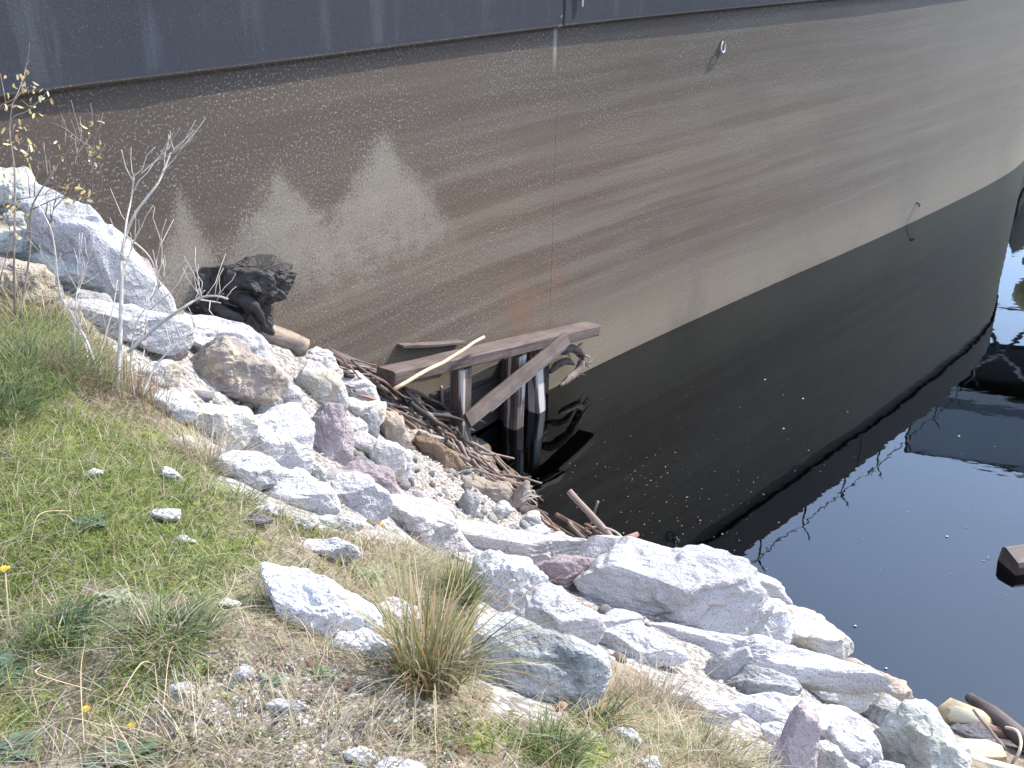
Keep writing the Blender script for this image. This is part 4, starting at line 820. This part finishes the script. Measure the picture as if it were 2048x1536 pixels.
# brushwood: many sticks along the water line
PATH = np.array([(668, 716), (730, 752), (790, 790), (850, 840), (905, 885), (955, 925), (1000, 962), (1040, 990)], float)
for k in range(95):
    t = random.random()*(len(PATH)-1.01); i = int(t); c_ = PATH[i]+(PATH[i+1]-PATH[i])*(t-i)+np.array([random.gauss(6, 13), random.gauss(-6, 11)])
    d = PATH[min(i+1, 7)]-PATH[i]; ang = math.atan2(d[1], d[0])+random.gauss(0, .28); Lp = random.uniform(35, 120)
    g = ground(c_[0], c_[1]); z0 = g[2]+random.uniform(.02, .16); h_ = np.array([math.cos(ang), math.sin(ang)])*Lp/2
    pa = onz(c_[0]-h_[0], c_[1]-h_[1], z0+.12*Lp/100); pb = onz(c_[0]+h_[0], c_[1]+h_[1], max(.02, z0-.17*Lp/100)); r0 = random.choice([.008, .010, .013, .018, .024])
    log('brushwood_stick', wobble(pa, pb, 7, .05, k+100), np.linspace(r0, r0*.6, 7), WOOD[random.choice(['stick', 'stick', 'soaked', 'redstick', 'log'])], 'thin brown stick in the brushwood drift along the water edge below the beam', 'stick', 6, .15, k, 'brushwood sticks below the beam')
for k in range(46):                                                                       # darker tangle behind and under the left half of the beam
    t = random.random(); c_ = np.array([690, 716])*(1-t)+np.array([905, 815])*t+np.array([random.gauss(6, 14), random.gauss(-6, 10)]); ang = math.radians(random.gauss(14, 22)); Lp = random.uniform(35, 110)
    h_ = np.array([math.cos(ang), math.sin(ang)])*Lp/2; off = random.uniform(.08, .5); pa, pb = wall_off_hit(*(c_-h_), off), wall_off_hit(*(c_+h_), off+random.uniform(-.05, .2)); r0 = random.choice([.010, .014, .02, .028])
    for e_ in (pa, pb): e_[2] = min(e_[2], height(e_[0], e_[1])[0]+random.uniform(.05, .26))
    log('tangle_stick', wobble(pa, pb, 7, .05, k+500), np.linspace(r0, r0*.6, 7), WOOD[random.choice(['soaked', 'soaked', 'stick', 'black', 'redstick'])], 'dark stick in the tangle jammed between the beam and the wall', 'stick', 6, .18, k+90, 'dark tangle between beam and wall')
for k in range(15):
    t = random.random(); c_ = np.array([1090, 1040])*(1-t)+np.array([1222, 1096])*t+np.array([random.gauss(0, 10), random.gauss(0, 7)]); ang = math.radians(random.gauss(36, 9)); Lp = random.uniform(50, 120)
    h_ = np.array([math.cos(ang), math.sin(ang)])*Lp/2; z0 = random.uniform(.05, .16); r0 = random.choice([.008, .012, .016, .022])
    log('shore_stick', wobble(onz(*(c_-h_), z0+.05), onz(*(c_+h_), z0), 7, .03, k+300), np.linspace(r0, r0*.7, 7), WOOD[random.choice(['redstick', 'stick', 'redstick', 'soaked'])], 'reddish brown stick in the bundle washed up beside the layered ledge', 'stick', 7, .12, k+50, 'stick bundle beside the ledge')
# bottom right driftwood
log('drift_log', [onz(1938, 1394, .10), onz(1985, 1430, .14), onz(2060, 1490, .14), onz(2120, 1535, .1)], [.035, .06, .065, .06], WOOD['soaked'], 'dark pointed log lying half out of the water at the right edge', seg=12, seed=61)
log('drift_log', [onz(1890, 1440, .12), onz(1960, 1455, .12), onz(2060, 1478, .10)], [.045, .04, .035], WOOD['redstick'], 'reddish pole under the dark pointed log', seg=10, seed=62)
log('drift_stub', [onz(1876, 1440, .1), onz(1905, 1425, .16), onz(1955, 1440, .12), onz(2010, 1465, .06)], [.05, .085, .075, .02], WOOD['mossy'], 'mossy yellow-brown chunk of driftwood at the water edge', seg=12, rough=.3, seed=63)
timber('board', onz(1905, 1498, .25), onz(2000, 1502, .2), .16, .05, WOOD['mossy'], UP, 'broken tan board lying below the mossy driftwood', 'board', seg=10, seed=64, end=.03)
stick((1930, 1512), .3, (2060, 1550), .2, .03, .028, WOOD['pale'], 'pale peeled pole at the bottom right edge', 65, .01)
stick((1946, 1418), .35, (2012, 1500), .2, .010, .012, WOOD['darktwig'], 'thin dark rod leaning across the mossy driftwood', 66, .01)
P = [onz(2012, 1455, .2), onz(2034, 1462, .3), onz(2042, 1485, .3), onz(2036, 1510, .25), onz(2024, 1526, .15)]
log('stick', catmull(np.array([P[0]]+P+[P[-1]]), 5), .010, WOOD['pale'], 'pale hooped twig at the right edge', 'stick', 7, .05, 67)
rock('rock', 'dark wet rock among the driftwood at the right', [(1880, 1470), (1920, 1448), (1970, 1462), (1990, 1490), (1930, 1500)], 'dark', .5, zfix=.1)
Pm = onz(2038, 1128, .0)
timber('floating_timber', Pm+np.array([-.13, -.06, .03]), Pm+np.array([2.6, .55, .06]), .24, .24, WOOD['soaked'], UP+np.array([.1, -.2, 0]), 'end of a square mossy timber floating at the right edge', 'timber', seed=71)
# specks floating on the water
m_sp = flat('floating_flecks', (.22, .18, .14), .8, .4)
V = []; F = []
for k in range(260):
    if k < 190: px, py = random.gauss(1330, 130), random.gauss(1010, 70)
    else: px, py = random.uniform(1150, 2040), random.uniform(650, 1350)
    p = onz(px, py, .004)
    if height(p[0], p[1])[0] > -.02 or wall_at(wall_u(p[0], p[1]), 0)[1] < p[1]-.3: continue
    s = random.uniform(.003, .009); a = random.uniform(0, 6.28); n = len(V)
    for j in range(5): V.append((p[0]+s*math.cos(a+j*1.257)*random.uniform(.5, 1.3), p[1]+s*math.sin(a+j*1.257)*random.uniform(.5, 1.3), .004+.003*(j % 2)))
    F.append(tuple(range(n, n+5)))
obj('floating_flecks', new_mesh('floating_flecks', V, F, False), m_sp, None, None, 'tiny pale flecks of debris floating on the dark water', 'debris', None, 'stuff')
for (px, py) in [(1710, 1253), (1772, 1338), (1894, 1074), (1567, 858), (1606, 798), (1530, 760), (1918, 873)]:
    p = onz(px, py, .0); s = .013; V = [(s*(1+.3*math.sin(5*j))*math.cos(j*.785), .6*s*math.sin(j*.785), .002) for j in range(8)]+[(0, 0, .012)]
    obj('foam_fleck', new_mesh('foam_fleck', V, [(j, (j+1) % 8, 8) for j in range(8)]+[tuple(range(7, -1, -1))]), M_FOAM, None, (p[0], p[1], .003), 'single white fleck floating alone on the open water', 'fleck', 'lone white flecks on the water')

# ------------------------------------------------------------------ what the water mirrors: gatehouse on steel legs beyond the dam, dark hillside
def mirror_dir(px): d = ray(px, 800)[:2]; return d/np.linalg.norm(d)
def far(px, dist, z): d = mirror_dir(px); return np.array([d[0]*dist, d[1]*dist, z])
def zrefl(px, py, dist): d = ray(px, py); return dist*(-d[2])/np.hypot(d[0], d[1])-EYE
DG = 42.; e0 = mirror_dir(1832); ex = np.array([e0[1], -e0[0], 0]); ey = np.array([e0[0], e0[1], 0]); o0 = far(1832, DG, 0)
zt, zb, zd, zm = zrefl(1835, 905, DG), zrefl(1835, 796, DG), zrefl(1900, 690, DG), zrefl(2000, 525, DG)
gh = thing('gatehouse', 'grey-blue gatehouse on a pale steel trestle mirrored in the water', 'building', tuple(np.r_[o0[:2], zm-1]))
GB = np.r_[o0[:2], zm-1]
def gpart(name, lo, hi, mat, bev=0):
    V = []
    for c_ in ((lo[0], lo[1], lo[2]), (hi[0], lo[1], lo[2]), (hi[0], hi[1], lo[2]), (lo[0], hi[1], lo[2]), (lo[0], lo[1], hi[2]), (hi[0], lo[1], hi[2]), (hi[0], hi[1], hi[2]), (lo[0], hi[1], hi[2])):
        V.append(o0*[1, 1, 0]+ex*c_[0]+ey*c_[1]+UP*c_[2]-GB)
    return obj(name, new_mesh(name, V, [(3, 2, 1, 0), (4, 5, 6, 7), (0, 1, 5, 4), (1, 2, 6, 5), (2, 3, 7, 6), (3, 0, 4, 7)], False), mat, gh)
gpart('wall', (0, 0, zb), (11, 6, zt), M_CLAD); gpart('roof', (-.1, -.1, zt+.002), (11.2, 6.2, zt+.06), M_DECK)
gpart('deck', (-.9, -.4, zb-.55), (11.3, 6.3, zb-.003), M_DECK); gpart('deck_edge_beam', (.4, -.62, zb-.85), (11.3, -.41, zb-.57), M_STEEL)
gpart('girder_panel', (-.5, .6, zd), (11.3, 1.0, zb-.56), M_DARKSTEEL)
for x in (.8, 4.6, 8.4): 
    V, F = tube([o0*[1, 1, 0]+ex*x+ey*.1+UP*(zb-.6), o0*[1, 1, 0]+ex*(x+.4)+ey*.1+UP*zm], .13, 6); obj('leg', new_mesh('leg', V-GB, F), M_STEEL, gh)
    for (x1, z1, x2, z2) in ((x, zb-.7, x+1.9, zd), (x+1.9, zd, x+3.8, zb-.7), (x+1.9, zd, x, zm+.8), (x+1.9, zd, x+3.8, zm+.8), (x, (zd+zm)/2, x+3.8, (zd+zm)/2)):
        V, F = tube([o0*[1, 1, 0]+ex*x1+ey*.05+UP*z1, o0*[1, 1, 0]+ex*x2+ey*.05+UP*z2], .09, 6); obj('brace', new_mesh('brace', V-GB, F), M_STEEL if z1 > zd-.1 and z2 > zd-.1 else M_DARKSTEEL, gh)
e1 = mirror_dir(1988); p1 = far(1988, DG-1.5, 0); zo = zrefl(1990, 590, DG-1.5)
V, F = proto(905, 1., 20, 3); 
obj('rock_abutment', new_mesh('rock_abutment', V*np.array([4.2, 2.5, 1.]), F), M_OCHRE, None, (p1[0]+3.6, p1[1]-.6, zm-.1), 'ochre rock knoll under the gatehouse trestle, seen only mirrored', 'rock').scale = (1, 1, zo-zm+.7)
hv = []; hn = 60; 
r0_ = 60
for j in range(9):
    for i in range(hn):
        a = math.radians(18+i*1.6); dist = 52+j*9; crest = (14.0+1.6*math.sin(i*.7)+1.5*vnoise(np.array([[i*.6, j*.8, 0]]), 3)[0])*sstep(3.2, 4.6, i*1.)
        hv.append((math.sin(a)*dist, math.cos(a)*dist, -2+crest*min(1, j*1.0)*(1+.02*j)))
obj('hills', new_mesh('hills', hv, [(j*hn+i, j*hn+i+1, (j+1)*hn+i+1, (j+1)*hn+i) for j in range(8) for i in range(hn-1)]), M_DARKTREE, kind='structure')

# ------------------------------------------------------------------ grass, herbs, shrubs
def blades(P, hgt, wid, az, lean, col_a, col_b, seg=2, curl=1.6, flatten=0.):
    """vectorised grass blades: arched tapering strips"""
    N = len(P); d = np.stack([np.cos(az), np.sin(az), np.zeros(N)], -1); sd = np.stack([-np.sin(az+.6), np.cos(az+.6), np.zeros(N)], -1)
    V = np.empty((N, 2*seg+1, 3)); C = np.empty((N, 2*seg+1, 4)); C[..., 3] = 1
    for k in range(seg+1):
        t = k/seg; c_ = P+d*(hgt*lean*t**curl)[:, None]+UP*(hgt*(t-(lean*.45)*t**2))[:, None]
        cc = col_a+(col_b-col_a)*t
        if k < seg:
            w_ = wid*(1-.75*t**1.5)/2; V[:, 2*k] = c_-sd*w_[:, None]; V[:, 2*k+1] = c_+sd*w_[:, None]; C[:, 2*k, :3] = cc; C[:, 2*k+1, :3] = cc
        else: V[:, 2*seg] = c_; C[:, 2*seg, :3] = cc
    f = []
    for k in range(seg-1): f += [(2*k, 2*k+1, 2*k+3), (2*k, 2*k+3, 2*k+2)]
    f.append((2*seg-2, 2*seg-1, 2*seg)); f = np.array(f); F = (f[None]+(np.arange(N)*(2*seg+1))[:, None, None]).reshape(-1, 3)
    return V.reshape(-1, 3), F, C.reshape(-1, 4)
def blade_obj(name, packs, mat, **kw):
    V = []; F = []; C = []; o = 0
    for v, f, c in packs: V.append(v); F.append(f+o); C.append(c); o += len(v)
    base = kw.pop('base', None); V = np.concatenate(V)
    if base is not None: V = V-np.asarray(base)
    me = new_mesh(name, V, np.concatenate(F), True); at = me.color_attributes.new('tint', 'FLOAT_COLOR', 'POINT'); at.data.foreach_set('color', np.concatenate(C).astype(np.float32).ravel())
    return obj(name, me, mat, kw.pop('parent', None), base, **kw)
def pick(r_, n, cols):
    cols = np.array(cols, float); i = r_.integers(len(cols), size=n); return cols[i]*r_.uniform(.75, 1.25, (n, 1))
TURF = [(-60, 560), (100, 600), (180, 660), (240, 740), (300, 800), (390, 850), (430, 930), (440, 985), (520, 1010), (560, 1020), (640, 1062), (760, 1085), (880, 1110), (945, 1150), (930, 1300), (980, 1440), (1200, 1430), (1330, 1390), (1430, 1470), (1540, 1500), (1560, 1620), (-60, 1620)]
def turf(n, seed): return sample_bank(n, TURF, (-3.4, 1.6, 1.15, 6.6), seed)
GREENS = [(.155, .21, .034), (.185, .215, .05), (.115, .17, .036), (.215, .23, .065), (.16, .20, .05)]; STRAW = [(.34, .275, .17), (.40, .34, .235), (.26, .19, .12), (.46, .41, .32), (.21, .145, .085)]
r_ = np.random.default_rng(77); packs = []
P, q = turf(420000, 78); g = blobs(P, GREEN); d_ = cdepth
n2 = fbm(P*np.array([5, 5, 0.])+3, 21, 3); keep = r_.random(len(P)) < np.clip((g+n2*.35-.25)*1.6, 0, 1)*.9; P1 = P[keep][:120000]; N = len(P1)
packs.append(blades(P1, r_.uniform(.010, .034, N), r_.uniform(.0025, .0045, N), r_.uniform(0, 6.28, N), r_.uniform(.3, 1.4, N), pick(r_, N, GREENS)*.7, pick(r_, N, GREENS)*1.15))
P, q = turf(150000, 79); g = blobs(P, GREEN); gr = blobs(P, GRAVEL); keep = r_.random(len(P)) < np.clip(.30+.5*g-.35*gr, .03, 1); P1 = P[keep][:36000]; N = len(P1)
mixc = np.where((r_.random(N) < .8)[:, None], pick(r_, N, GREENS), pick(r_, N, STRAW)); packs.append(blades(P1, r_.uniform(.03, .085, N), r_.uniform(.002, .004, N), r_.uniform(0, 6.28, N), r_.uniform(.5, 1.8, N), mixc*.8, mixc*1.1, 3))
P, q = turf(110000, 80); g = blobs(P, GREEN); gr = blobs(P, GRAVEL); keep = r_.random(len(P)) < np.clip(.75-.6*g-.2*gr, .05, 1); P1 = P[keep][:8500]; N = len(P1); cc = pick(r_, N, STRAW)
packs.append(blades(P1+UP*.004, r_.uniform(.03, .10, N), r_.uniform(.0015, .003, N), r_.uniform(0, 6.28, N), r_.uniform(1.6, 2.1, N), cc*.85, cc*1.05, 3))
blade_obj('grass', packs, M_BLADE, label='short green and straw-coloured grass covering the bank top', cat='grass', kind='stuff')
def tussock(name, label, px, py, n, hgt, rad, cols, lean=(.3, 1.2), wid=.005, seed=0, group=None, jitter=.0):
    r = np.random.default_rng(seed); c = ground(px, py); a = r.uniform(0, 6.28, n); rr = rad*np.sqrt(r.random(n)); X = c[0]+np.cos(a)*rr; Y = c[1]+np.sin(a)*rr; P = np.stack([X, Y, height(X, Y)-.01], -1)
    az = a+r.normal(size=n)*.7; cc = pick(r, n, cols)
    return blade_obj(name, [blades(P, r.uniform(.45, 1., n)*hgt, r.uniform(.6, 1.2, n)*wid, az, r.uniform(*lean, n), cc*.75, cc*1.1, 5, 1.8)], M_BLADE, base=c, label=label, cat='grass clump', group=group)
TALL = [(.15, .17, .06), (.23, .23, .10), (.35, .29, .15), (.12, .155, .06), (.32, .21, .09)]; GRN = [(.085, .13, .04), (.115, .16, .045), (.15, .185, .07)]; DRY = [(.42, .35, .24), (.34, .265, .165), (.47, .42, .32), (.27, .215, .13)]
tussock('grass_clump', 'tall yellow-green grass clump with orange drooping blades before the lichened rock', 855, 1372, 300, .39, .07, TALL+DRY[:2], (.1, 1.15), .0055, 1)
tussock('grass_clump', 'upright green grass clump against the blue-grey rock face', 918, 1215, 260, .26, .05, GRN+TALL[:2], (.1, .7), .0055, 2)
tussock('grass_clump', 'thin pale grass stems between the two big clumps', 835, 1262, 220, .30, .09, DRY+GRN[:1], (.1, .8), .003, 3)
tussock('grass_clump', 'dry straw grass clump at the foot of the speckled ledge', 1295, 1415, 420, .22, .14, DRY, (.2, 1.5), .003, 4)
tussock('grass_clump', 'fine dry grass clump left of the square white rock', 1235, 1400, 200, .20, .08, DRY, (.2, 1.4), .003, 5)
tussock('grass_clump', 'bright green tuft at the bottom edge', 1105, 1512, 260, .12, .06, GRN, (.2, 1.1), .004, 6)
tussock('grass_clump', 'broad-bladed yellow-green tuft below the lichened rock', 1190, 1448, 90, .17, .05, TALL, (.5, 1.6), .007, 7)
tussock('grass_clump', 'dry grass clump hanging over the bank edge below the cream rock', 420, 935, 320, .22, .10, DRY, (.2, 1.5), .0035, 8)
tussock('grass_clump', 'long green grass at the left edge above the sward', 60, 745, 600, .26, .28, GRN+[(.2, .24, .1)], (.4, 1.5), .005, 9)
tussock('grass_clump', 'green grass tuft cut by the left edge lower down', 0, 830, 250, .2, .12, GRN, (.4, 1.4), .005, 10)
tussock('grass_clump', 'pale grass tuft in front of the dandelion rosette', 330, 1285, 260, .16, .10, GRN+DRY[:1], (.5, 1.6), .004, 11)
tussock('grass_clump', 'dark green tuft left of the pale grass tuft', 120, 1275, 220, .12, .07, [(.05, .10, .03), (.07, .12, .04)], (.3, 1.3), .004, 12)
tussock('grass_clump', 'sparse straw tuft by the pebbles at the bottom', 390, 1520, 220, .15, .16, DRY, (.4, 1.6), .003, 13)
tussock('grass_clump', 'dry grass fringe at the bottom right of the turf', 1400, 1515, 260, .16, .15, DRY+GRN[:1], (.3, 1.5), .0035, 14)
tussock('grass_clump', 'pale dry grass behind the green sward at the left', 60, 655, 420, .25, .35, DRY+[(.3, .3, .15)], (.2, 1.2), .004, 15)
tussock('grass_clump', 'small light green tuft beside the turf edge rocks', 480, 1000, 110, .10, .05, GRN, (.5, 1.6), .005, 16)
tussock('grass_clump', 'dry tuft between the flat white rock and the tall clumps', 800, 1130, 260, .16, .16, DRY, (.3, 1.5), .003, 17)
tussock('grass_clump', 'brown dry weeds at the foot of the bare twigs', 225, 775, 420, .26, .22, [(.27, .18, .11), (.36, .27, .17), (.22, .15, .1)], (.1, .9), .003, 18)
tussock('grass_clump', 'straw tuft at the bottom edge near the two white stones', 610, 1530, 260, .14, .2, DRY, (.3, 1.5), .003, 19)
# straw stalks lying across the turf
for k, (x0, y0, x1, y1) in enumerate([(180, 1250, 172, 1500), (505, 1080, 720, 1340), (560, 1215, 640, 1330), (310, 1330, 240, 1420), (350, 1290, 330, 1440), (60, 1095, 140, 1040), (70, 1040, 150, 1060), (470, 1130, 430, 1260), (100, 1440, 230, 1500), (620, 1090, 690, 1180), (330, 1420, 440, 1500), (885, 1400, 1020, 1470), (1270, 1470, 1400, 1440), (90, 1330, 180, 1400)]):
    a, b = ground(x0, y0), ground(x1, y1); mid = (a+b)/2+UP*random.uniform(.015, .04)+rng.normal(size=3)*.015; P = catmull(np.array([a, a, mid, b+UP*.03, b+UP*.03, b+UP*.03]), 6)
    log('grass_stalk', P, np.linspace(.0013, .0008, len(P)), WOOD['tan'], 'long pale dry grass stalk arching over the turf', 'stalk', 5, 0., k, 'dry stalks over the turf')
# rosettes and flowers
def leaf_mesh(L, W, cola, colb, lobes, droop, r):
    n = 9; V = []; C = []; F = []
    for i in range(n):
        t = i/(n-1); w = W*math.sin(math.pi*min(1, t*.92+.04))**.8*(1+(.35*math.sin(t*22) if lobes else .05*math.sin(t*9))); z = .35*L*t-droop*L*t*t
        for s_ in (-1, 0, 1): V.append((L*t, s_*w, z+(.12*w if s_ else 0)+r.normal()*.001)); C.append(list(np.array(cola)*(1-t)+np.array(colb)*t)+[1])
    for i in range(n-1):
        for k in (0, 1): F.append((i*3+k, (i+1)*3+k, (i+1)*3+k+1, i*3+k+1))
    me = new_mesh('leaf', V, F); at = me.color_attributes.new('tint', 'FLOAT_COLOR', 'POINT'); at.data.foreach_set('color', np.array(C, np.float32).ravel()); return me
def rosette(label, px, py, n, L, W, ca, cb, lobes, seed):
    r = np.random.default_rng(seed); c = ground(px, py); t = thing('leaf_rosette', label, 'plant', tuple(c)); mats_ = [leaf_mesh(L*s*.8, W*s*.8, ca, cb, lobes, r.uniform(.3, .5), r) for s in (1., .8, .62)]
    for k in range(n):
        o = obj('leaf', mats_[k % 3], M_LEAF, t, (0, 0, .005)); o.rotation_euler = (r.normal()*.12, r.normal()*.15, k*2.4+r.normal()*.2)
rosette('grey-green dandelion rosette in the bright sward', 238, 1200, 15, .085, .013, (.20, .26, .16), (.30, .36, .26), True, 1)
rosette('dark blue-green broad-leaved plant in the sward', 178, 1050, 10, .075, .02, (.05, .09, .055), (.08, .13, .09), False, 2)
rosette('small grey-green rosette on the pebbly ground', 545, 1368, 11, .05, .009, (.14, .19, .11), (.20, .26, .17), True, 3)
rosette('broad-leaved weed at the lower left edge', 20, 1345, 12, .10, .022, (.05, .10, .05), (.10, .17, .10), False, 4)
rosette('broad-leaved weed at the bottom left corner', 30, 1505, 10, .08, .02, (.06, .11, .06), (.14, .2, .14), False, 5)
rosette('flat green plantain leaves at the bottom edge', 265, 1515, 9, .09, .018, (.06, .12, .05), (.10, .17, .08), False, 6)
rosette('blue-green weed at the bottom edge beside the plantain', 200, 1530, 9, .07, .02, (.06, .10, .075), (.10, .15, .12), False, 7)
rosette('light green weed between the tall grass and the flat white rock', 735, 1160, 12, .07, .012, (.09, .16, .05), (.15, .22, .09), True, 8)
rosette('green weed below the turf edge rocks', 470, 995, 9, .05, .010, (.08, .15, .05), (.14, .2, .08), True, 9)
rosette('trailing green weed right of the pebbles', 640, 1350, 10, .045, .008, (.10, .16, .06), (.16, .22, .1), True, 10)
def flower(label, hx, hy, bx, by, s=.013):
    b = ground(bx, by); D = cdepth(b); h = atdepth(hx, hy, D); t = thing('dandelion', label, 'flower', tuple(b))
    V, F = tube(np.array([b, (b+h)/2+np.array([.006, 0, 0]), h])-b, [.0022, .002, .002], 6); obj('stem', new_mesh('stem', V, F), WOOD['mossy'], t)
    V = []; F = []
    for k in range(26):
        a = k*2.4; rr = s*(.35+.65*(k/26)); z = s*.5*(1-k/26); n = len(V)
        V += [(0, 0, z), (rr*math.cos(a-.22), rr*math.sin(a-.22), z+.004), (rr*1.1*math.cos(a), rr*1.1*math.sin(a), z+.003), (rr*math.cos(a+.22), rr*math.sin(a+.22), z+.004)]; F.append((n, n+1, n+2, n+3))
    obj('flower_head', new_mesh('flower_head', V, F), flat('dandelion_yellow', (.75, .50, .03), .6, .1), t, tuple(h-b))
flower('yellow dandelion on a tall stem at the left edge', 10, 1140, 12, 1300)
flower('yellow dandelion low in the turf near the bottom', 173, 1420, 174, 1440, .010)
flower('yellow dandelion low beside the pebbles', 263, 1455, 262, 1470, .011)
flower('small yellow flower on a thin stalk before the pinkish rock', 872, 1032, 852, 1085, .016)
flower('small yellow flower in front of the layered ledge', 765, 1050, 770, 1090, .012)
# fallen leaves and soil chips
lm = [leaf_mesh(.05*s, .017*s, (.15, .08, .045), (.22, .13, .075), False, .5, np.random.default_rng(9)) for s in (1., .7)]
for k, (px, py, s) in enumerate([(1040, 1432, 1.1), (700, 1375, .8), (830, 1480, .9), (690, 1395, .8), (440, 1285, .8), (560, 1300, .7), (1270, 1412, .8), (875, 1500, .8), (920, 1495, .7), (380, 1160, .6), (1110, 1430, .8), (610, 1345, .8)]):
    g_ = ground(px, py); o = obj('fallen_leaf', lm[k % 2], M_LEAF, None, tuple(g_+UP*.012), 'large curled orange-brown leaf under the lichened rock' if k == 0 else 'small brown fallen leaf on the turf', 'leaf', None if k == 0 else 'fallen leaves on the turf'); o.scale = (s,)*3; o.rotation_euler = (random.uniform(-.5, .5), random.uniform(-.6, .2), random.uniform(0, 6.28))

def shrub(name, label, base_px, lines, leafspots, mat, cat='shrub', seed=0, dspread=.25, leafcols=None, twigs=40):
    r = np.random.default_rng(seed); b = ground(*base_px); D = cdepth(b); t = thing(name, label, cat, tuple(b)); ends = []
    for k, (pts, r0, r1) in enumerate(lines):
        dd = r.uniform(-dspread, dspread)*.5; n = len(pts); P = np.array([atdepth(x, y, D+dd*(i/(n-1))+.02*r.normal()) for i, (x, y) in enumerate(pts)])
        P = catmull(np.concatenate([[2*P[0]-P[1]], P, [2*P[-1]-P[-2]], [3*P[-1]-2*P[-2]]]), 5)[:-4]
        V, F = tube(P-b, np.linspace(r0, r1, len(P)), 6, .1, k); obj('branch', new_mesh('branch', V, F), mat, t); ends.append(P)
    tw = []
    for k in range(twigs):
        P = ends[r.integers(len(ends))]; i = r.integers(len(P)//3, len(P)); d = r.normal(size=3)*.5+UP*.75+(P[-1]-P[0])/np.linalg.norm(P[-1]-P[0])*.6; L = r.uniform(.05, .2); e = P[i]+d/np.linalg.norm(d)*L
        V, F = tube(wobble(P[i], e, 4, .08, k)-b, [.0022, .0018, .0014, .0008], 4); tw.append((V, F))
    V, F = join(tw); o = obj('twigs', new_mesh('twigs', V, F), mat, t); o['kind'] = 'stuff'
    for (px, py, n) in leafspots:
        for _ in range(n):
            p = atdepth(px+r.normal()*11, py+r.normal()*11, D+r.uniform(-dspread, dspread)); cc = leafcols[r.integers(len(leafcols))]; s_ = r.uniform(.55, 1.1)
            o = obj('leaf', LEAFM[r.integers(len(LEAFM))], M_LEAF, t, tuple(p-b)); o.scale = (s_,)*3; o.rotation_euler = tuple(r.uniform(0, 6.28, 3))
LEAFM = [leaf_mesh(.030, .0065, ca, cb, False, .3, np.random.default_rng(k)) for k, (ca, cb) in enumerate([((.50, .42, .12), (.56, .48, .2)), ((.45, .24, .09), (.5, .33, .14)), ((.58, .54, .34), (.62, .58, .42)), ((.42, .40, .14), (.5, .46, .2))])]
shrub('bare_shrub', 'leafless pale twiggy shrub growing at the edge of the turf', (240, 785), [
    ([(232, 790), (240, 690), (243, 560), (242, 520), (252, 470), (272, 425), (310, 375), (326, 345), (341, 306)], .010, .0035),
    ([(243, 520), (252, 450), (262, 400), (268, 355)], .005, .0025), ([(250, 470), (300, 515), (318, 575)], .004, .0015), ([(312, 530), (322, 485)], .003, .0015),
    ([(243, 300), (252, 335), (266, 362)], .002, .003), ([(283, 347), (308, 325), (325, 312), (345, 282)], .0035, .0016), ([(325, 318), (365, 295)], .0025, .0012), ([(326, 345), (370, 290)], .0022, .001),
    ([(205, 800), (180, 700), (150, 640), (120, 585), (105, 470), (75, 405)], .007, .002), ([(150, 600), (165, 560), (180, 510)], .0035, .0015), ([(112, 570), (112, 520), (108, 505)], .003, .0015),
    ([(255, 705), (320, 648), (360, 620), (398, 597), (430, 592), (456, 598)], .007, .004), ([(398, 599), (425, 603), (442, 606)], .0035, .002), ([(392, 600), (410, 580)], .003, .0015),
    ([(285, 790), (310, 735), (350, 690), (385, 660), (397, 650)], .005, .002), ([(240, 560), (262, 500), (272, 475)], .003, .0015),
    ([(180, 790), (172, 690), (155, 660)], .004, .002), ([(270, 800), (262, 720), (272, 650), (300, 600), (318, 545)], .004, .0015), ([(300, 600), (330, 560), (372, 520)], .003, .0012), ([(300, 620), (350, 575), (375, 530)], .003, .0012),
    ([(215, 795), (200, 740), (205, 690), (225, 620), (235, 560)], .004, .002), ([(280, 740), (290, 690), (288, 640)], .003, .0012), ([(160, 760), (150, 690), (152, 600), (160, 560)], .003, .0012)], [], WOOD['twig'], seed=5, twigs=90)
shrub('yellow_leaved_shrub', 'thin shrub with sparse yellow and orange leaves in front of the dam wall', (25, 640), [
    ([(30, 640), (28, 520), (30, 400), (28, 330), (20, 245), (55, 222), (80, 200), (96, 180)], .005, .002), ([(-40, 600), (-30, 400), (-20, 260), (0, 214), (30, 196), (45, 160), (55, 148)], .005, .0015),
    ([(40, 640), (60, 500), (62, 420), (95, 360), (130, 310), (160, 270), (184, 240), (181, 206)], .005, .0015), ([(95, 352), (90, 310), (82, 275), (95, 253)], .003, .0015), ([(150, 330), (155, 300), (162, 275)], .002, .001),
    ([(62, 420), (120, 395), (170, 395), (230, 410)], .003, .001), ([(28, 400), (60, 395), (110, 385)], .003, .001), ([(30, 450), (80, 470), (100, 445), (110, 400)], .003, .001), ([(0, 560), (20, 470), (0, 380)], .003, .0015), ([(185, 395), (186, 340), (190, 300)], .002, .001)],
    [(40, 155, 10), (52, 180, 8), (85, 185, 9), (15, 210, 5), (60, 222, 6), (40, 250, 5), (25, 280, 8), (62, 285, 6), (150, 275, 5), (180, 255, 5), (190, 265, 4), (130, 300, 4), (185, 300, 6), (190, 320, 4), (60, 310, 4), (45, 325, 4), (130, 385, 6), (170, 390, 7), (150, 410, 5), (110, 350, 4), (30, 400, 8), (20, 430, 8), (60, 430, 6), (20, 350, 6), (100, 440, 5), (30, 470, 5)], WOOD['darktwig'], seed=6, leafcols=[0], twigs=50)
